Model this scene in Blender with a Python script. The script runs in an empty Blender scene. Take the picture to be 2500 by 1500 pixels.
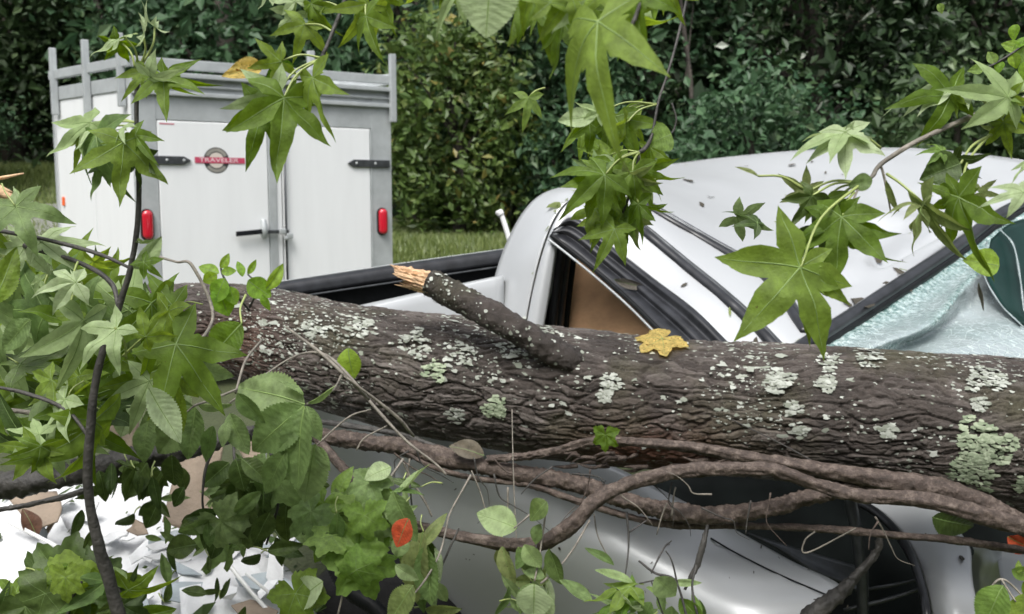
import bpy, math, random
import numpy as np
from mathutils import Vector, Matrix

# ------------------------------------------------------------------ camera, sky, sun, exposure
scene = bpy.context.scene
COL = scene.collection
CAM_H = 1.65
FPX = 2400.0                       # focal length in pixels of a 2500 px wide picture
PITCH = math.atan(270 / FPX)
cam_data = bpy.data.cameras.new('camera')
cam = bpy.data.objects.new('camera', cam_data)
COL.objects.link(cam)
cam_data.sensor_width = 36
cam_data.lens = 36 * FPX / 2500
cam_data.clip_start = 0.05
cam_data.clip_end = 2000
cam.location = (0, 0, CAM_H)
cam.rotation_euler = (math.pi / 2 - PITCH, 0, 0)
cam_data.dof.use_dof = True
cam_data.dof.focus_distance = 1.75
cam_data.dof.aperture_fstop = 7.8
scene.camera = cam

SUN_EL, SUN_AZ = math.radians(58), math.radians(196)   # azimuth clockwise from +Y
world = bpy.data.worlds.new('World')
scene.world = world
world.use_nodes = True
wn = world.node_tree
wn.nodes.clear()
sky = wn.nodes.new('ShaderNodeTexSky')
sky.sky_type = 'NISHITA'
sky.sun_disc = False
sky.sun_elevation = SUN_EL
sky.sun_rotation = SUN_AZ
sky.air_density = 1.0
sky.dust_density = 4.0
sky.ozone_density = 1.0
hsv = wn.nodes.new('ShaderNodeHueSaturation')
hsv.inputs['Saturation'].default_value = 0.30           # overcast: the blue is veiled by cloud
bg = wn.nodes.new('ShaderNodeBackground')
bg.inputs['Strength'].default_value = 0.14
wout = wn.nodes.new('ShaderNodeOutputWorld')
wn.links.new(sky.outputs[0], hsv.inputs['Color'])
wn.links.new(hsv.outputs[0], bg.inputs['Color'])
wn.links.new(bg.outputs[0], wout.inputs['Surface'])

sun_data = bpy.data.lights.new('sun', 'SUN')
sun_data.energy = 1.3
sun_data.angle = math.radians(24)
sun_data.color = (1.0, 0.985, 0.95)
sun = bpy.data.objects.new('sun', sun_data)
COL.objects.link(sun)
to_sun = Vector((math.sin(SUN_AZ) * math.cos(SUN_EL), math.cos(SUN_AZ) * math.cos(SUN_EL), math.sin(SUN_EL)))
sun.rotation_euler = to_sun.to_track_quat('Z', 'Y').to_euler()

scene.view_settings.view_transform = 'Standard'
scene.view_settings.look = 'None'
scene.view_settings.gamma = 1.0
scene.view_settings.exposure = 0.92
scene.render.engine = 'CYCLES'
try:
    scene.cycles.max_bounces = 5
    scene.cycles.transparent_max_bounces = 6
except Exception:
    pass

rng = np.random.default_rng(7)
random.seed(7)
R = math.radians
FWD = Vector((0, math.cos(PITCH), -math.sin(PITCH)))
UPV = Vector((0, math.sin(PITCH), math.cos(PITCH)))
RGT = Vector((1, 0, 0))
EYE = Vector((0, 0, CAM_H))


def P(x, y, d):
    """world point seen at photo pixel (x, y), d metres in front of the eye"""
    return EYE + FWD * d + RGT * ((x - 1250) / FPX * d) + UPV * ((750 - y) / FPX * d)


def to_px(v):
    """photo pixels of an (n,3) array"""
    q = v - np.array(EYE)
    d = q @ np.array(FWD)
    return 1250 + (q @ np.array(RGT)) / d * FPX, 750 - (q @ np.array(UPV)) / d * FPX, d


# ------------------------------------------------------------------ numpy noise
def _h(ix, iy, iz, s):
    n = (ix.astype(np.int64) * 374761393 + iy.astype(np.int64) * 668265263 + iz.astype(np.int64) * 2246822519 + s * 3266489917) & 0xFFFFFFFF
    n = ((n ^ (n >> 13)) * 1274126177) & 0xFFFFFFFF
    n = n ^ (n >> 16)
    return (n & 0xFFFF) / 65535.0


def vnoise(p, s=0):
    i = np.floor(p)
    f = p - i
    f = f * f * (3 - 2 * f)
    i = i.astype(np.int64)
    r = 0
    for a in (0, 1):
        for b in (0, 1):
            for c in (0, 1):
                w = (f[:, 0] if a else 1 - f[:, 0]) * (f[:, 1] if b else 1 - f[:, 1]) * (f[:, 2] if c else 1 - f[:, 2])
                r = r + w * _h(i[:, 0] + a, i[:, 1] + b, i[:, 2] + c, s)
    return r


def fbm(p, s=0, o=4):
    r = 0
    a = 0.5
    for k in range(o):
        r = r + a * vnoise(p * (2 ** k), s + k)
        a *= 0.5
    return r


def worley2(x, y, per_y, s=0):
    """F1, F2 and cell id on a jittered grid, periodic in y"""
    ix = np.floor(x).astype(np.int64)
    iy = np.floor(y).astype(np.int64)
    f1 = np.full(x.shape, 9.0)
    f2 = np.full(x.shape, 9.0)
    cid = np.zeros(x.shape)
    z = np.zeros_like(ix)
    for a in (-1, 0, 1):
        for b in (-1, 0, 1):
            cx = ix + a
            cy = (iy + b) % per_y
            px = ix + a + _h(cx, cy, z, s)
            py = iy + b + _h(cx, cy, z, s + 5)
            d = np.hypot(px - x, py - y)
            c = _h(cx, cy, z, s + 9)
            near = d < f1
            f2 = np.where(near, f1, np.minimum(f2, d))
            cid = np.where(near, c, cid)
            f1 = np.where(near, d, f1)
    return f1, f2, cid


# ------------------------------------------------------------------ materials
def new_mat(name):
    m = bpy.data.materials.new(name)
    m.use_nodes = True
    nt = m.node_tree
    nt.nodes.clear()
    out = nt.nodes.new('ShaderNodeOutputMaterial')
    b = nt.nodes.new('ShaderNodeBsdfPrincipled')
    nt.links.new(b.outputs[0], out.inputs[0])
    return m, nt, b, out


def ramp(nt, src, stops):
    r = nt.nodes.new('ShaderNodeValToRGB')
    while len(r.color_ramp.elements) < len(stops):
        r.color_ramp.elements.new(0.5)
    for e, (p, c) in zip(r.color_ramp.elements, stops):
        e.position = p
        e.color = (c[0], c[1], c[2], 1)
    nt.links.new(src, r.inputs[0])
    return r.outputs[0]


def noise_node(nt, scale, detail=4, rough=0.55, coord='Object', stretch=None):
    tc = nt.nodes.new('ShaderNodeTexCoord')
    n = nt.nodes.new('ShaderNodeTexNoise')
    n.inputs['Scale'].default_value = scale
    n.inputs['Detail'].default_value = detail
    n.inputs['Roughness'].default_value = rough
    if stretch:
        mp = nt.nodes.new('ShaderNodeMapping')
        mp.inputs['Scale'].default_value = stretch
        nt.links.new(tc.outputs[coord], mp.inputs[0])
        nt.links.new(mp.outputs[0], n.inputs['Vector'])
    else:
        nt.links.new(tc.outputs[coord], n.inputs['Vector'])
    return n.outputs[0]


def bump(nt, b, src, strength, dist):
    bp = nt.nodes.new('ShaderNodeBump')
    bp.inputs['Strength'].default_value = strength
    bp.inputs['Distance'].default_value = dist
    nt.links.new(src, bp.inputs['Height'])
    nt.links.new(bp.outputs[0], b.inputs['Normal'])


def simple(name, c, rough=0.5, metal=0.0, spec=0.5, var=0.15, nscale=6, bumpd=0.0, bscale=60, coat=0.0, stretch=None):
    m, nt, b, out = new_mat(name)
    n = noise_node(nt, nscale, stretch=stretch)
    lo = [k * (1 - var) for k in c]
    hi = [min(1, k * (1 + var)) for k in c]
    nt.links.new(ramp(nt, n, [(0.3, lo), (0.7, hi)]), b.inputs['Base Color'])
    b.inputs['Roughness'].default_value = rough
    b.inputs['Metallic'].default_value = metal
    b.inputs['Specular IOR Level'].default_value = spec
    b.inputs['Coat Weight'].default_value = coat
    b.inputs['Coat Roughness'].default_value = 0.12
    if bumpd:
        bump(nt, b, noise_node(nt, bscale), 1.0, bumpd)
    return m


def leaf_mat(name, c, c2, spots=None, trans=0.46, rough=0.55, var=0.35, spot_at=0.66):
    """leaf blade: colour varies from leaf to leaf and within the blade, light passes through"""
    m, nt, b, out = new_mat(name)
    oi = nt.nodes.new('ShaderNodeObjectInfo')
    base = ramp(nt, oi.outputs['Random'], [(0.0, c), (1.0, c2)])
    n = noise_node(nt, 5.0, 5, 0.6)
    hs = nt.nodes.new('ShaderNodeHueSaturation')
    mr = nt.nodes.new('ShaderNodeMapRange')
    mr.inputs['From Min'].default_value = 0.3
    mr.inputs['From Max'].default_value = 0.7
    mr.inputs['To Min'].default_value = 1 - var
    mr.inputs['To Max'].default_value = 1 + var
    nt.links.new(n, mr.inputs[0])
    nt.links.new(mr.outputs[0], hs.inputs['Value'])
    nt.links.new(base, hs.inputs['Color'])
    col = hs.outputs[0]
    if spots:
        sp = noise_node(nt, 11.0, 4, 0.7)
        f = ramp(nt, sp, [(spot_at, (0, 0, 0)), (spot_at + 0.03, (1, 1, 1))])
        mx = nt.nodes.new('ShaderNodeMix')
        mx.data_type = 'RGBA'
        nt.links.new(f, mx.inputs['Factor'])
        nt.links.new(col, mx.inputs[6])
        mx.inputs[7].default_value = (*spots, 1)
        col = mx.outputs[2]
    nt.links.new(col, b.inputs['Base Color'])
    b.inputs['Roughness'].default_value = rough
    b.inputs['Specular IOR Level'].default_value = 0.28
    bump(nt, b, noise_node(nt, 30, 2), 0.25, 0.006)
    t = nt.nodes.new('ShaderNodeBsdfTranslucent')
    hs2 = nt.nodes.new('ShaderNodeHueSaturation')
    hs2.inputs['Saturation'].default_value = 1.15
    hs2.inputs['Value'].default_value = 1.75
    hs2.inputs['Hue'].default_value = 0.485
    nt.links.new(col, hs2.inputs['Color'])
    nt.links.new(hs2.outputs[0], t.inputs['Color'])
    mix = nt.nodes.new('ShaderNodeMixShader')
    mix.inputs[0].default_value = trans
    nt.links.new(b.outputs[0], mix.inputs[1])
    nt.links.new(t.outputs[0], mix.inputs[2])
    nt.links.new(mix.outputs[0], out.inputs[0])
    return m


def cloud_mat(name, stops, trans=0.3, rough=0.4):
    """small leaves of a crown: colour by the leaf's own tone attribute"""
    m, nt, b, out = new_mat(name)
    a = nt.nodes.new('ShaderNodeAttribute')
    a.attribute_name = 'tone'
    col = ramp(nt, a.outputs['Fac'], stops)
    nt.links.new(col, b.inputs['Base Color'])
    b.inputs['Roughness'].default_value = rough
    t = nt.nodes.new('ShaderNodeBsdfTranslucent')
    nt.links.new(col, t.inputs['Color'])
    mix = nt.nodes.new('ShaderNodeMixShader')
    mix.inputs[0].default_value = trans
    nt.links.new(b.outputs[0], mix.inputs[1])
    nt.links.new(t.outputs[0], mix.inputs[2])
    nt.links.new(mix.outputs[0], out.inputs[0])
    return m


M = {}
M['green'] = leaf_mat('sweetgum_leaf', (0.095, 0.165, 0.020), (0.205, 0.290, 0.055), spots=(0.10, 0.085, 0.02), spot_at=0.70)
M['pale'] = leaf_mat('leaf_underside_and_sheen', (0.25, 0.34, 0.14), (0.38, 0.46, 0.27), rough=0.55, trans=0.3, var=0.22)  # underside colour, also painted on topsides that are pale with sky sheen
M['spotted'] = leaf_mat('sweetgum_leaf_spotted', (0.07, 0.16, 0.024), (0.10, 0.20, 0.03), spots=(0.012, 0.008, 0.006), spot_at=0.57)
M['hickory'] = leaf_mat('hickory_leaf', (0.105, 0.175, 0.050), (0.215, 0.290, 0.125), trans=0.35)
M['shade_green'] = leaf_mat('shaded_leaf', (0.045, 0.078, 0.020), (0.085, 0.125, 0.034), rough=0.4, trans=0.2)  # green darkened to stand in for leaves in shade
M['grape'] = leaf_mat('grape_leaf', (0.135, 0.235, 0.045), (0.215, 0.31, 0.09))
M['sprig'] = leaf_mat('young_leaf', (0.17, 0.31, 0.045), (0.25, 0.37, 0.06), rough=0.4)
M['olive'] = leaf_mat('olive_leaf', (0.16, 0.21, 0.07), (0.23, 0.27, 0.11), rough=0.5, spots=(0.10, 0.07, 0.03))
M['yellow'] = leaf_mat('yellow_leaf', (0.56, 0.43, 0.13), (0.60, 0.48, 0.20), spots=(0.24, 0.13, 0.03), var=0.35, spot_at=0.58)
M['red'] = leaf_mat('red_leaf', (0.50, 0.10, 0.045), (0.58, 0.17, 0.08), rough=0.5, spots=(0.12, 0.03, 0.015))
M['brown'] = leaf_mat('dead_leaf', (0.095, 0.048, 0.030), (0.20, 0.10, 0.055), rough=0.6, trans=0.12)
M['scrap'] = leaf_mat('leaf_scrap', (0.05, 0.045, 0.035), (0.10, 0.085, 0.06), trans=0.1)
M['shard_grey'] = simple('bluish_grey_sheet', (0.34, 0.385, 0.41), 0.5, var=0.2, nscale=9, bumpd=0.01, bscale=14)  # bluish grey colour given to some of the shards
M['vein'] = simple('leaf_vein', (0.19, 0.28, 0.08), 0.5, var=0.1)
M['vein_dark'] = simple('leaf_vein_dull', (0.13, 0.20, 0.06), 0.45, var=0.1)
M['petiole'] = simple('petiole', (0.30, 0.36, 0.12), 0.4, var=0.2, nscale=12)
M['twig'] = simple('twig_bark', (0.045, 0.042, 0.038), 0.6, var=0.5, nscale=30, bumpd=0.003, bscale=120)
M['twig_pale'] = simple('pale_twig_bark', (0.20, 0.18, 0.15), 0.6, var=0.4, nscale=40, bumpd=0.003, bscale=160)
M['wood'] = simple('raw_splintered_wood', (0.56, 0.37, 0.22), 0.75, var=0.4, nscale=40, bumpd=0.004, bscale=90, stretch=(1, 1, 1))
M['paint'] = simple('silver_white_paint', (0.49, 0.505, 0.515), 0.40, metal=0.30, var=0.04, nscale=3, coat=0.15)
M['rubber'] = simple('black_rubber', (0.018, 0.019, 0.022), 0.32, var=0.5, nscale=18)
M['plastic'] = simple('black_plastic', (0.009, 0.010, 0.011), 0.5, spec=0.2, var=0.4, nscale=20)
M['inside'] = simple('cab_interior_shade', (0.006, 0.008, 0.008), 0.7, spec=0.1, var=0.5, nscale=7)  # near black, standing in for the shade inside the cab
M['tan'] = simple('tan_cab_trim', (0.62, 0.38, 0.21), 0.7, var=0.2, nscale=8, bumpd=0.002)
M['trailer_white'] = simple('trailer_white_sheet', (0.76, 0.775, 0.78), 0.38, var=0.025, nscale=3, stretch=(3, 3, 0.35))
M['alu'] = simple('galvanised_trim', (0.44, 0.465, 0.47), 0.42, metal=0.25, var=0.1, nscale=9)
M['steel'] = simple('dark_steel', (0.08, 0.085, 0.09), 0.4, metal=0.6, var=0.3, nscale=20)
M['lens'] = simple('red_lens', (0.55, 0.012, 0.03), 0.12, var=0.1, coat=1.0)
M['white_plastic'] = simple('white_plastic', (0.75, 0.75, 0.74), 0.3, var=0.05)
M['black_print'] = simple('black_print', (0.03, 0.03, 0.03), 0.4)
M['grey_print'] = simple('grey_print', (0.28, 0.27, 0.24), 0.4)
M['tan_print'] = simple('tan_print', (0.62, 0.56, 0.50), 0.4, var=0.05)
M['red_print'] = simple('red_print', (0.50, 0.06, 0.12), 0.4, var=0.1)
M['pink_print'] = simple('pale_print', (0.80, 0.66, 0.68), 0.4, var=0.05)
M['debris_white'] = simple('white_sheet_metal', (0.68, 0.69, 0.70), 0.5, var=0.16, nscale=9, bumpd=0.01, bscale=14)
M['cardboard'] = simple('tan_board', (0.26, 0.205, 0.155), 0.8, var=0.18, nscale=10, bumpd=0.004)
M['orange'] = simple('orange_marker', (0.75, 0.12, 0.02), 0.3)
M['tire'] = simple('tyre_rubber', (0.012, 0.012, 0.013), 0.7, spec=0.2, var=0.4, bumpd=0.003)
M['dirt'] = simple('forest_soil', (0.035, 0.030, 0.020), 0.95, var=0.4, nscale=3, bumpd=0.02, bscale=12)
M['gravel'] = simple('drive_gravel', (0.24, 0.24, 0.23), 0.9, var=0.3, nscale=40, bumpd=0.02, bscale=50)


def grass_ground():
    m, nt, b, out = new_mat('lawn')
    n = noise_node(nt, 0.8, 6)
    nt.links.new(ramp(nt, n, [(0.3, (0.035, 0.045, 0.018)), (0.7, (0.07, 0.085, 0.03))]), b.inputs['Base Color'])
    b.inputs['Roughness'].default_value = 0.9
    bump(nt, b, noise_node(nt, 30, 4), 1.0, 0.03)
    return m


M['lawn'] = grass_ground()
M['grass_blade'] = cloud_mat('grass_blade', [(0, (0.09, 0.14, 0.03)), (1, (0.24, 0.29, 0.09))], 0.3)
M['wood_dark'] = cloud_mat('dark_woodland_leaf', [(0, (0.030, 0.066, 0.022)), (0.85, (0.09, 0.15, 0.055)), (1, (0.16, 0.22, 0.10))], 0.3, 0.5)
M['wood_blue'] = cloud_mat('bluish_leaf', [(0, (0.030, 0.080, 0.036)), (0.85, (0.085, 0.165, 0.075)), (1, (0.15, 0.22, 0.11))], 0.3, 0.5)
M['wood_autumn'] = cloud_mat('turning_leaf', [(0, (0.065, 0.12, 0.03)), (0.6, (0.13, 0.20, 0.05)), (0.9, (0.20, 0.23, 0.06)), (1, (0.27, 0.22, 0.06))], 0.35, 0.4)
M['wood_fleck'] = cloud_mat('sky_glint_leaf', [(0, (0.016, 0.040, 0.014)), (0.92, (0.045, 0.085, 0.03)), (0.955, (0.20, 0.24, 0.17)), (1, (0.50, 0.53, 0.46))], 0.2, 0.5)  # the pale end of the ramp stands in for sky glints on leaves
M['tree_bark'] = simple('woodland_bark', (0.07, 0.06, 0.05), 0.85, var=0.4, nscale=8, bumpd=0.02, bscale=25)
M['lichen_green'] = cloud_mat('green_lichen', [(0, (0.24, 0.30, 0.19)), (1, (0.46, 0.52, 0.37))], 0.1, 0.8)
M['lichen_grey'] = cloud_mat('grey_lichen', [(0, (0.22, 0.24, 0.19)), (1, (0.50, 0.52, 0.47))], 0.1, 0.8)


def bark_mat():
    m, nt, b, out = new_mat('fallen_trunk_bark')
    a = nt.nodes.new('ShaderNodeAttribute')
    a.attribute_name = 'plate'
    base = ramp(nt, a.outputs['Fac'], [(0, (0.030, 0.023, 0.019)), (0.5, (0.070, 0.057, 0.050)), (1, (0.17, 0.15, 0.14))])
    n = noise_node(nt, 9, 6, 0.65)
    mx = nt.nodes.new('ShaderNodeMix')
    mx.data_type = 'RGBA'
    mx.blend_type = 'OVERLAY'
    mx.inputs['Factor'].default_value = 0.7
    nt.links.new(base, mx.inputs[6])
    nt.links.new(ramp(nt, n, [(0.3, (0.25, 0.24, 0.22)), (0.7, (0.68, 0.66, 0.64))]), mx.inputs[7])
    mo = nt.nodes.new('ShaderNodeMix')                     # patches of moss
    mo.data_type = 'RGBA'
    nm = noise_node(nt, 3.0, 5, 0.6)
    nt.links.new(ramp(nt, nm, [(0.52, (0, 0, 0)), (0.70, (0.6, 0.6, 0.6))]), mo.inputs['Factor'])
    nt.links.new(mx.outputs[2], mo.inputs[6])
    mo.inputs[7].default_value = (0.075, 0.075, 0.028, 1)
    a2 = nt.nodes.new('ShaderNodeAttribute')
    a2.attribute_name = 'torn'
    mt = nt.nodes.new('ShaderNodeMix')
    mt.data_type = 'RGBA'
    nt.links.new(a2.outputs['Fac'], mt.inputs['Factor'])
    nt.links.new(mo.outputs[2], mt.inputs[6])
    mt.inputs[7].default_value = (0.13, 0.058, 0.036, 1)
    nt.links.new(mt.outputs[2], b.inputs['Base Color'])
    b.inputs['Roughness'].default_value = 0.62
    bump(nt, b, noise_node(nt, 60, 6, 0.75), 1.0, 0.010)
    b.inputs['Roughness'].default_value = 0.5
    return m


M['bark'] = bark_mat()


def vine_mat():
    m, nt, b, out = new_mat('vine_bark')
    n = noise_node(nt, 45, 6, 0.75)
    nt.links.new(ramp(nt, n, [(0.3, (0.026, 0.019, 0.015)), (0.5, (0.078, 0.056, 0.045)), (0.72, (0.22, 0.175, 0.145))]), b.inputs['Base Color'])
    b.inputs['Roughness'].default_value = 0.65
    bump(nt, b, noise_node(nt, 90, 5, 0.7), 1.0, 0.006)
    return m


M['vine'] = vine_mat()


def glass_mat():
    m, nt, b, out = new_mat('shattered_laminated_glass')
    tc = nt.nodes.new('ShaderNodeTexCoord')
    v = nt.nodes.new('ShaderNodeTexVoronoi')
    v.feature = 'DISTANCE_TO_EDGE'
    v.inputs['Scale'].default_value = 38
    nt.links.new(tc.outputs['Object'], v.inputs['Vector'])
    at = nt.nodes.new('ShaderNodeAttribute')
    at.attribute_name = 'crush'
    calm = ramp(nt, noise_node(nt, 3.0, 4, 0.6), [(0.35, (0.24, 0.31, 0.31)), (0.65, (0.36, 0.41, 0.42))])
    grain = ramp(nt, noise_node(nt, 55, 5, 0.75), [(0.38, (0.03, 0.11, 0.095)), (0.5, (0.20, 0.33, 0.31)), (0.62, (0.60, 0.71, 0.69))])
    cm = nt.nodes.new('ShaderNodeMix')
    cm.data_type = 'RGBA'
    nt.links.new(at.outputs['Fac'], cm.inputs['Factor'])
    nt.links.new(calm, cm.inputs[6])
    nt.links.new(grain, cm.inputs[7])
    c1 = cm.outputs[2]
    f = ramp(nt, v.outputs['Distance'], [(0.0, (1, 1, 1)), (0.06, (0, 0, 0))])
    zone = ramp(nt, noise_node(nt, 3.5, 3, 0.6), [(0.40, (0.28, 0.28, 0.28)), (0.60, (0.95, 0.95, 0.95))])
    mx = nt.nodes.new('ShaderNodeMix')
    mx.data_type = 'RGBA'
    mm = nt.nodes.new('ShaderNodeMath')
    mm.operation = 'MULTIPLY'
    nt.links.new(f, mm.inputs[0])
    nt.links.new(zone, mm.inputs[1])
    nt.links.new(mm.outputs[0], mx.inputs['Factor'])
    nt.links.new(c1, mx.inputs[6])
    mx.inputs[7].default_value = (0.72, 0.84, 0.82, 1)
    nt.links.new(mx.outputs[2], b.inputs['Base Color'])
    b.inputs['Roughness'].default_value = 0.16
    b.inputs['Transmission Weight'].default_value = 0.15
    bump(nt, b, mm.outputs[0], 0.6, 0.004)
    return m


M['glass'] = glass_mat()
m_, nt_, b_, o_ = new_mat('clear_dark_glass')
b_.inputs['Base Color'].default_value = (0.02, 0.10, 0.085, 1)
b_.inputs['Roughness'].default_value = 0.3
nt_.links.new(ramp(nt_, noise_node(nt_, 6), [(0.3, (0.003, 0.016, 0.013)), (0.7, (0.006, 0.028, 0.023))]), b_.inputs['Base Color'])
b_.inputs['Specular IOR Level'].default_value = 0.12
M['dark_glass'] = m_


# ------------------------------------------------------------------ object helpers
def tag(o, label=None, cat=None, group=None, kind=None):
    if label:
        o['label'] = label
    if cat:
        o['category'] = cat
    if group:
        o['group'] = group
    if kind:
        o['kind'] = kind
    return o


def link(o, parent=None):
    COL.objects.link(o)
    if parent is not None:
        o.parent = parent
        base = parent
        loc = Vector(parent.location)
        if parent.parent is not None:
            loc = Vector((0, 0, 0)) if parent.type == 'MESH' else loc
        if parent.type == 'EMPTY':
            o.matrix_parent_inverse = Matrix.Translation(-loc)
    return o


def empty(name, loc, label=None, cat=None, group=None):
    o = bpy.data.objects.new(name, None)
    o.empty_display_size = 0.1
    o.location = loc
    COL.objects.link(o)
    return tag(o, label, cat, group)


def mesh_obj(name, verts, faces, mats, parent=None, smooth=True, fmat=None):
    me = bpy.data.meshes.new(name)
    me.from_pydata([tuple(v) for v in verts], [], faces)
    for m in (mats if isinstance(mats, (list, tuple)) else [mats]):
        me.materials.append(M[m] if isinstance(m, str) else m)
    if fmat is not None:
        me.polygons.foreach_set('material_index', np.array(fmat, dtype=np.int32))
    me.polygons.foreach_set('use_smooth', np.full(len(me.polygons), smooth))
    me.update()
    o = bpy.data.objects.new(name, me)
    return link(o, parent)


def np_mesh_obj(name, v, quads, mat, parent=None, smooth=True, attrs=None):
    """v (n,3) array, quads (m,k) array"""
    me = bpy.data.meshes.new(name)
    k = quads.shape[1]
    me.vertices.add(len(v))
    me.vertices.foreach_set('co', np.ascontiguousarray(v, dtype=np.float32).ravel())
    me.loops.add(quads.size)
    me.loops.foreach_set('vertex_index', quads.astype(np.int32).ravel())
    me.polygons.add(len(quads))
    me.polygons.foreach_set('loop_start', np.arange(0, quads.size, k, dtype=np.int32))
    me.polygons.foreach_set('loop_total', np.full(len(quads), k, dtype=np.int32))
    me.polygons.foreach_set('use_smooth', np.full(len(quads), smooth))
    for an, av in (attrs or {}).items():
        a = me.attributes.new(an, 'FLOAT', 'POINT')
        a.data.foreach_set('value', np.ascontiguousarray(av, dtype=np.float32))
    me.materials.append(M[mat] if isinstance(mat, str) else mat)
    me.update(calc_edges=True)
    me.validate()
    o = bpy.data.objects.new(name, me)
    return link(o, parent)


def catmull(pts, sub):
    """pts: list of equal-length tuples -> smooth array"""
    p = np.array(pts, dtype=float)
    if len(p) < 3:
        t = np.linspace(0, 1, sub * (len(p) - 1) + 1)[:, None]
        return p[0] * (1 - t) + p[-1] * t
    p = np.vstack([2 * p[0] - p[1], p, 2 * p[-1] - p[-2]])
    out = []
    for i in range(1, len(p) - 2):
        for k in range(sub):
            t = k / sub
            a, b, c, d = p[i - 1], p[i], p[i + 1], p[i + 2]
            out.append(0.5 * (2 * b + (c - a) * t + (2 * a - 5 * b + 4 * c - d) * t * t + (3 * b - a - 3 * c + d) * t ** 3))
    out.append(p[-2])
    return np.array(out)


def tube_geo(pts, sides=8, sub=6, wob=0.0, seed=0, flat=1.0, cap=True, smoothpath=True):
    """pts: (x,y,z,r) world points -> verts, faces"""
    c = catmull(pts, sub) if smoothpath else np.array(pts, dtype=float)
    pos, rad = c[:, :3], np.maximum(c[:, 3], 0.0004)
    tan = np.gradient(pos, axis=0)
    tan /= np.linalg.norm(tan, axis=1)[:, None] + 1e-9
    ref = np.array([0, 0, 1.0]) if abs(tan[0][2]) < 0.9 else np.array([1.0, 0, 0])
    verts, faces = [], []
    n = np.cross(tan[0], ref)
    n /= np.linalg.norm(n)
    for i in range(len(pos)):
        n = n - tan[i] * np.dot(n, tan[i])
        n /= np.linalg.norm(n) + 1e-9
        b = np.cross(tan[i], n)
        for k in range(sides):
            a = 2 * math.pi * k / sides
            r = rad[i]
            if wob:
                r *= 1 + wob * (math.sin(i * 0.9 + k * 2.1 + seed) * 0.5 + math.sin(i * 0.37 + k * 1.3 + seed * 2) * 0.5)
            verts.append(pos[i] + (n * math.cos(a) + b * math.sin(a) * flat) * r)
    for i in range(len(pos) - 1):
        for k in range(sides):
            k2 = (k + 1) % sides
            faces.append((i * sides + k, i * sides + k2, (i + 1) * sides + k2, (i + 1) * sides + k))
    if cap:
        faces.append(tuple(range(sides - 1, -1, -1)))
        o = (len(pos) - 1) * sides
        faces.append(tuple(o + k for k in range(sides)))
    return verts, faces


def tube_px(name, pts, mat, parent=None, sides=8, sub=6, wob=0.0, seed=0):
    """pts: (px, py, depth, half width in pixels)"""
    w = [(*P(x, y, d), r * d / FPX) for x, y, d, r in pts]
    v, f = tube_geo(w, sides, sub, wob, seed)
    return mesh_obj(name, v, f, mat, parent)


def patch_geo(grid, su=6, sv=6, crumple=0.0, seed=0, cscale=4.0, world=False):
    """grid[row][col] = (px,py,d): smooth sheet through these points"""
    rows = [[tuple(P(*c)) if not world else tuple(c) for c in r] for r in grid]
    rows = [catmull(r, su) for r in rows]
    cols = [catmull([r[j] for r in rows], sv) for j in range(len(rows[0]))]
    a = np.array(cols).transpose(1, 0, 2)                     # (v,u,3)
    nv, nu = a.shape[:2]
    v = a.reshape(-1, 3)
    if crumple:
        nz = fbm(v * cscale + 31.7, seed, 3) - 0.44
        v = v + np.array(FWD)[None, :] * (nz * crumple)[:, None]
    idx = np.arange(nu * nv).reshape(nv, nu)
    q = np.stack([idx[:-1, :-1], idx[:-1, 1:], idx[1:, 1:], idx[1:, :-1]], -1).reshape(-1, 4)
    return v, q


def patch(name, grid, mat, parent=None, su=6, sv=6, crumple=0.0, seed=0, cscale=4.0, thick=0.004, world=False):
    v, q = patch_geo(grid, su, sv, crumple, seed, cscale, world)
    o = np_mesh_obj(name, v, q, mat, parent)
    if thick:
        s = o.modifiers.new('thickness', 'SOLIDIFY')
        s.thickness = thick
        s.offset = 0
    return o


def box_geo(o, ex, ey, ez):
    """corner o and three edge vectors"""
    o, ex, ey, ez = map(Vector, (o, ex, ey, ez))
    v = [o, o + ex, o + ex + ey, o + ey, o + ez, o + ex + ez, o + ex + ey + ez, o + ey + ez]
    f = [(0, 3, 2, 1), (4, 5, 6, 7), (0, 1, 5, 4), (1, 2, 6, 5), (2, 3, 7, 6), (3, 0, 4, 7)]
    return v, f


def bevel(o, w=0.006, seg=2):
    b = o.modifiers.new('bevel', 'BEVEL')
    b.width = w
    b.segments = seg
    b.limit_method = 'ANGLE'
    return o


# ------------------------------------------------------------------ ground
def ground_z(x, y):
    def ss(a, b, t):
        t = np.clip((t - a) / (b - a), 0, 1)
        return t * t * (3 - 2 * t)
    z = 0.75 * ss(14, 22, y) * ss(5.5, 8, -np.asarray(x, dtype=float)) + 1.0 * ss(9.5, 13.5, y) + 0.55 * ss(13, 22, y) + 5.0 * ss(24, 60, y) + 6 * ss(60, 200, y)
    return z


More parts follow.
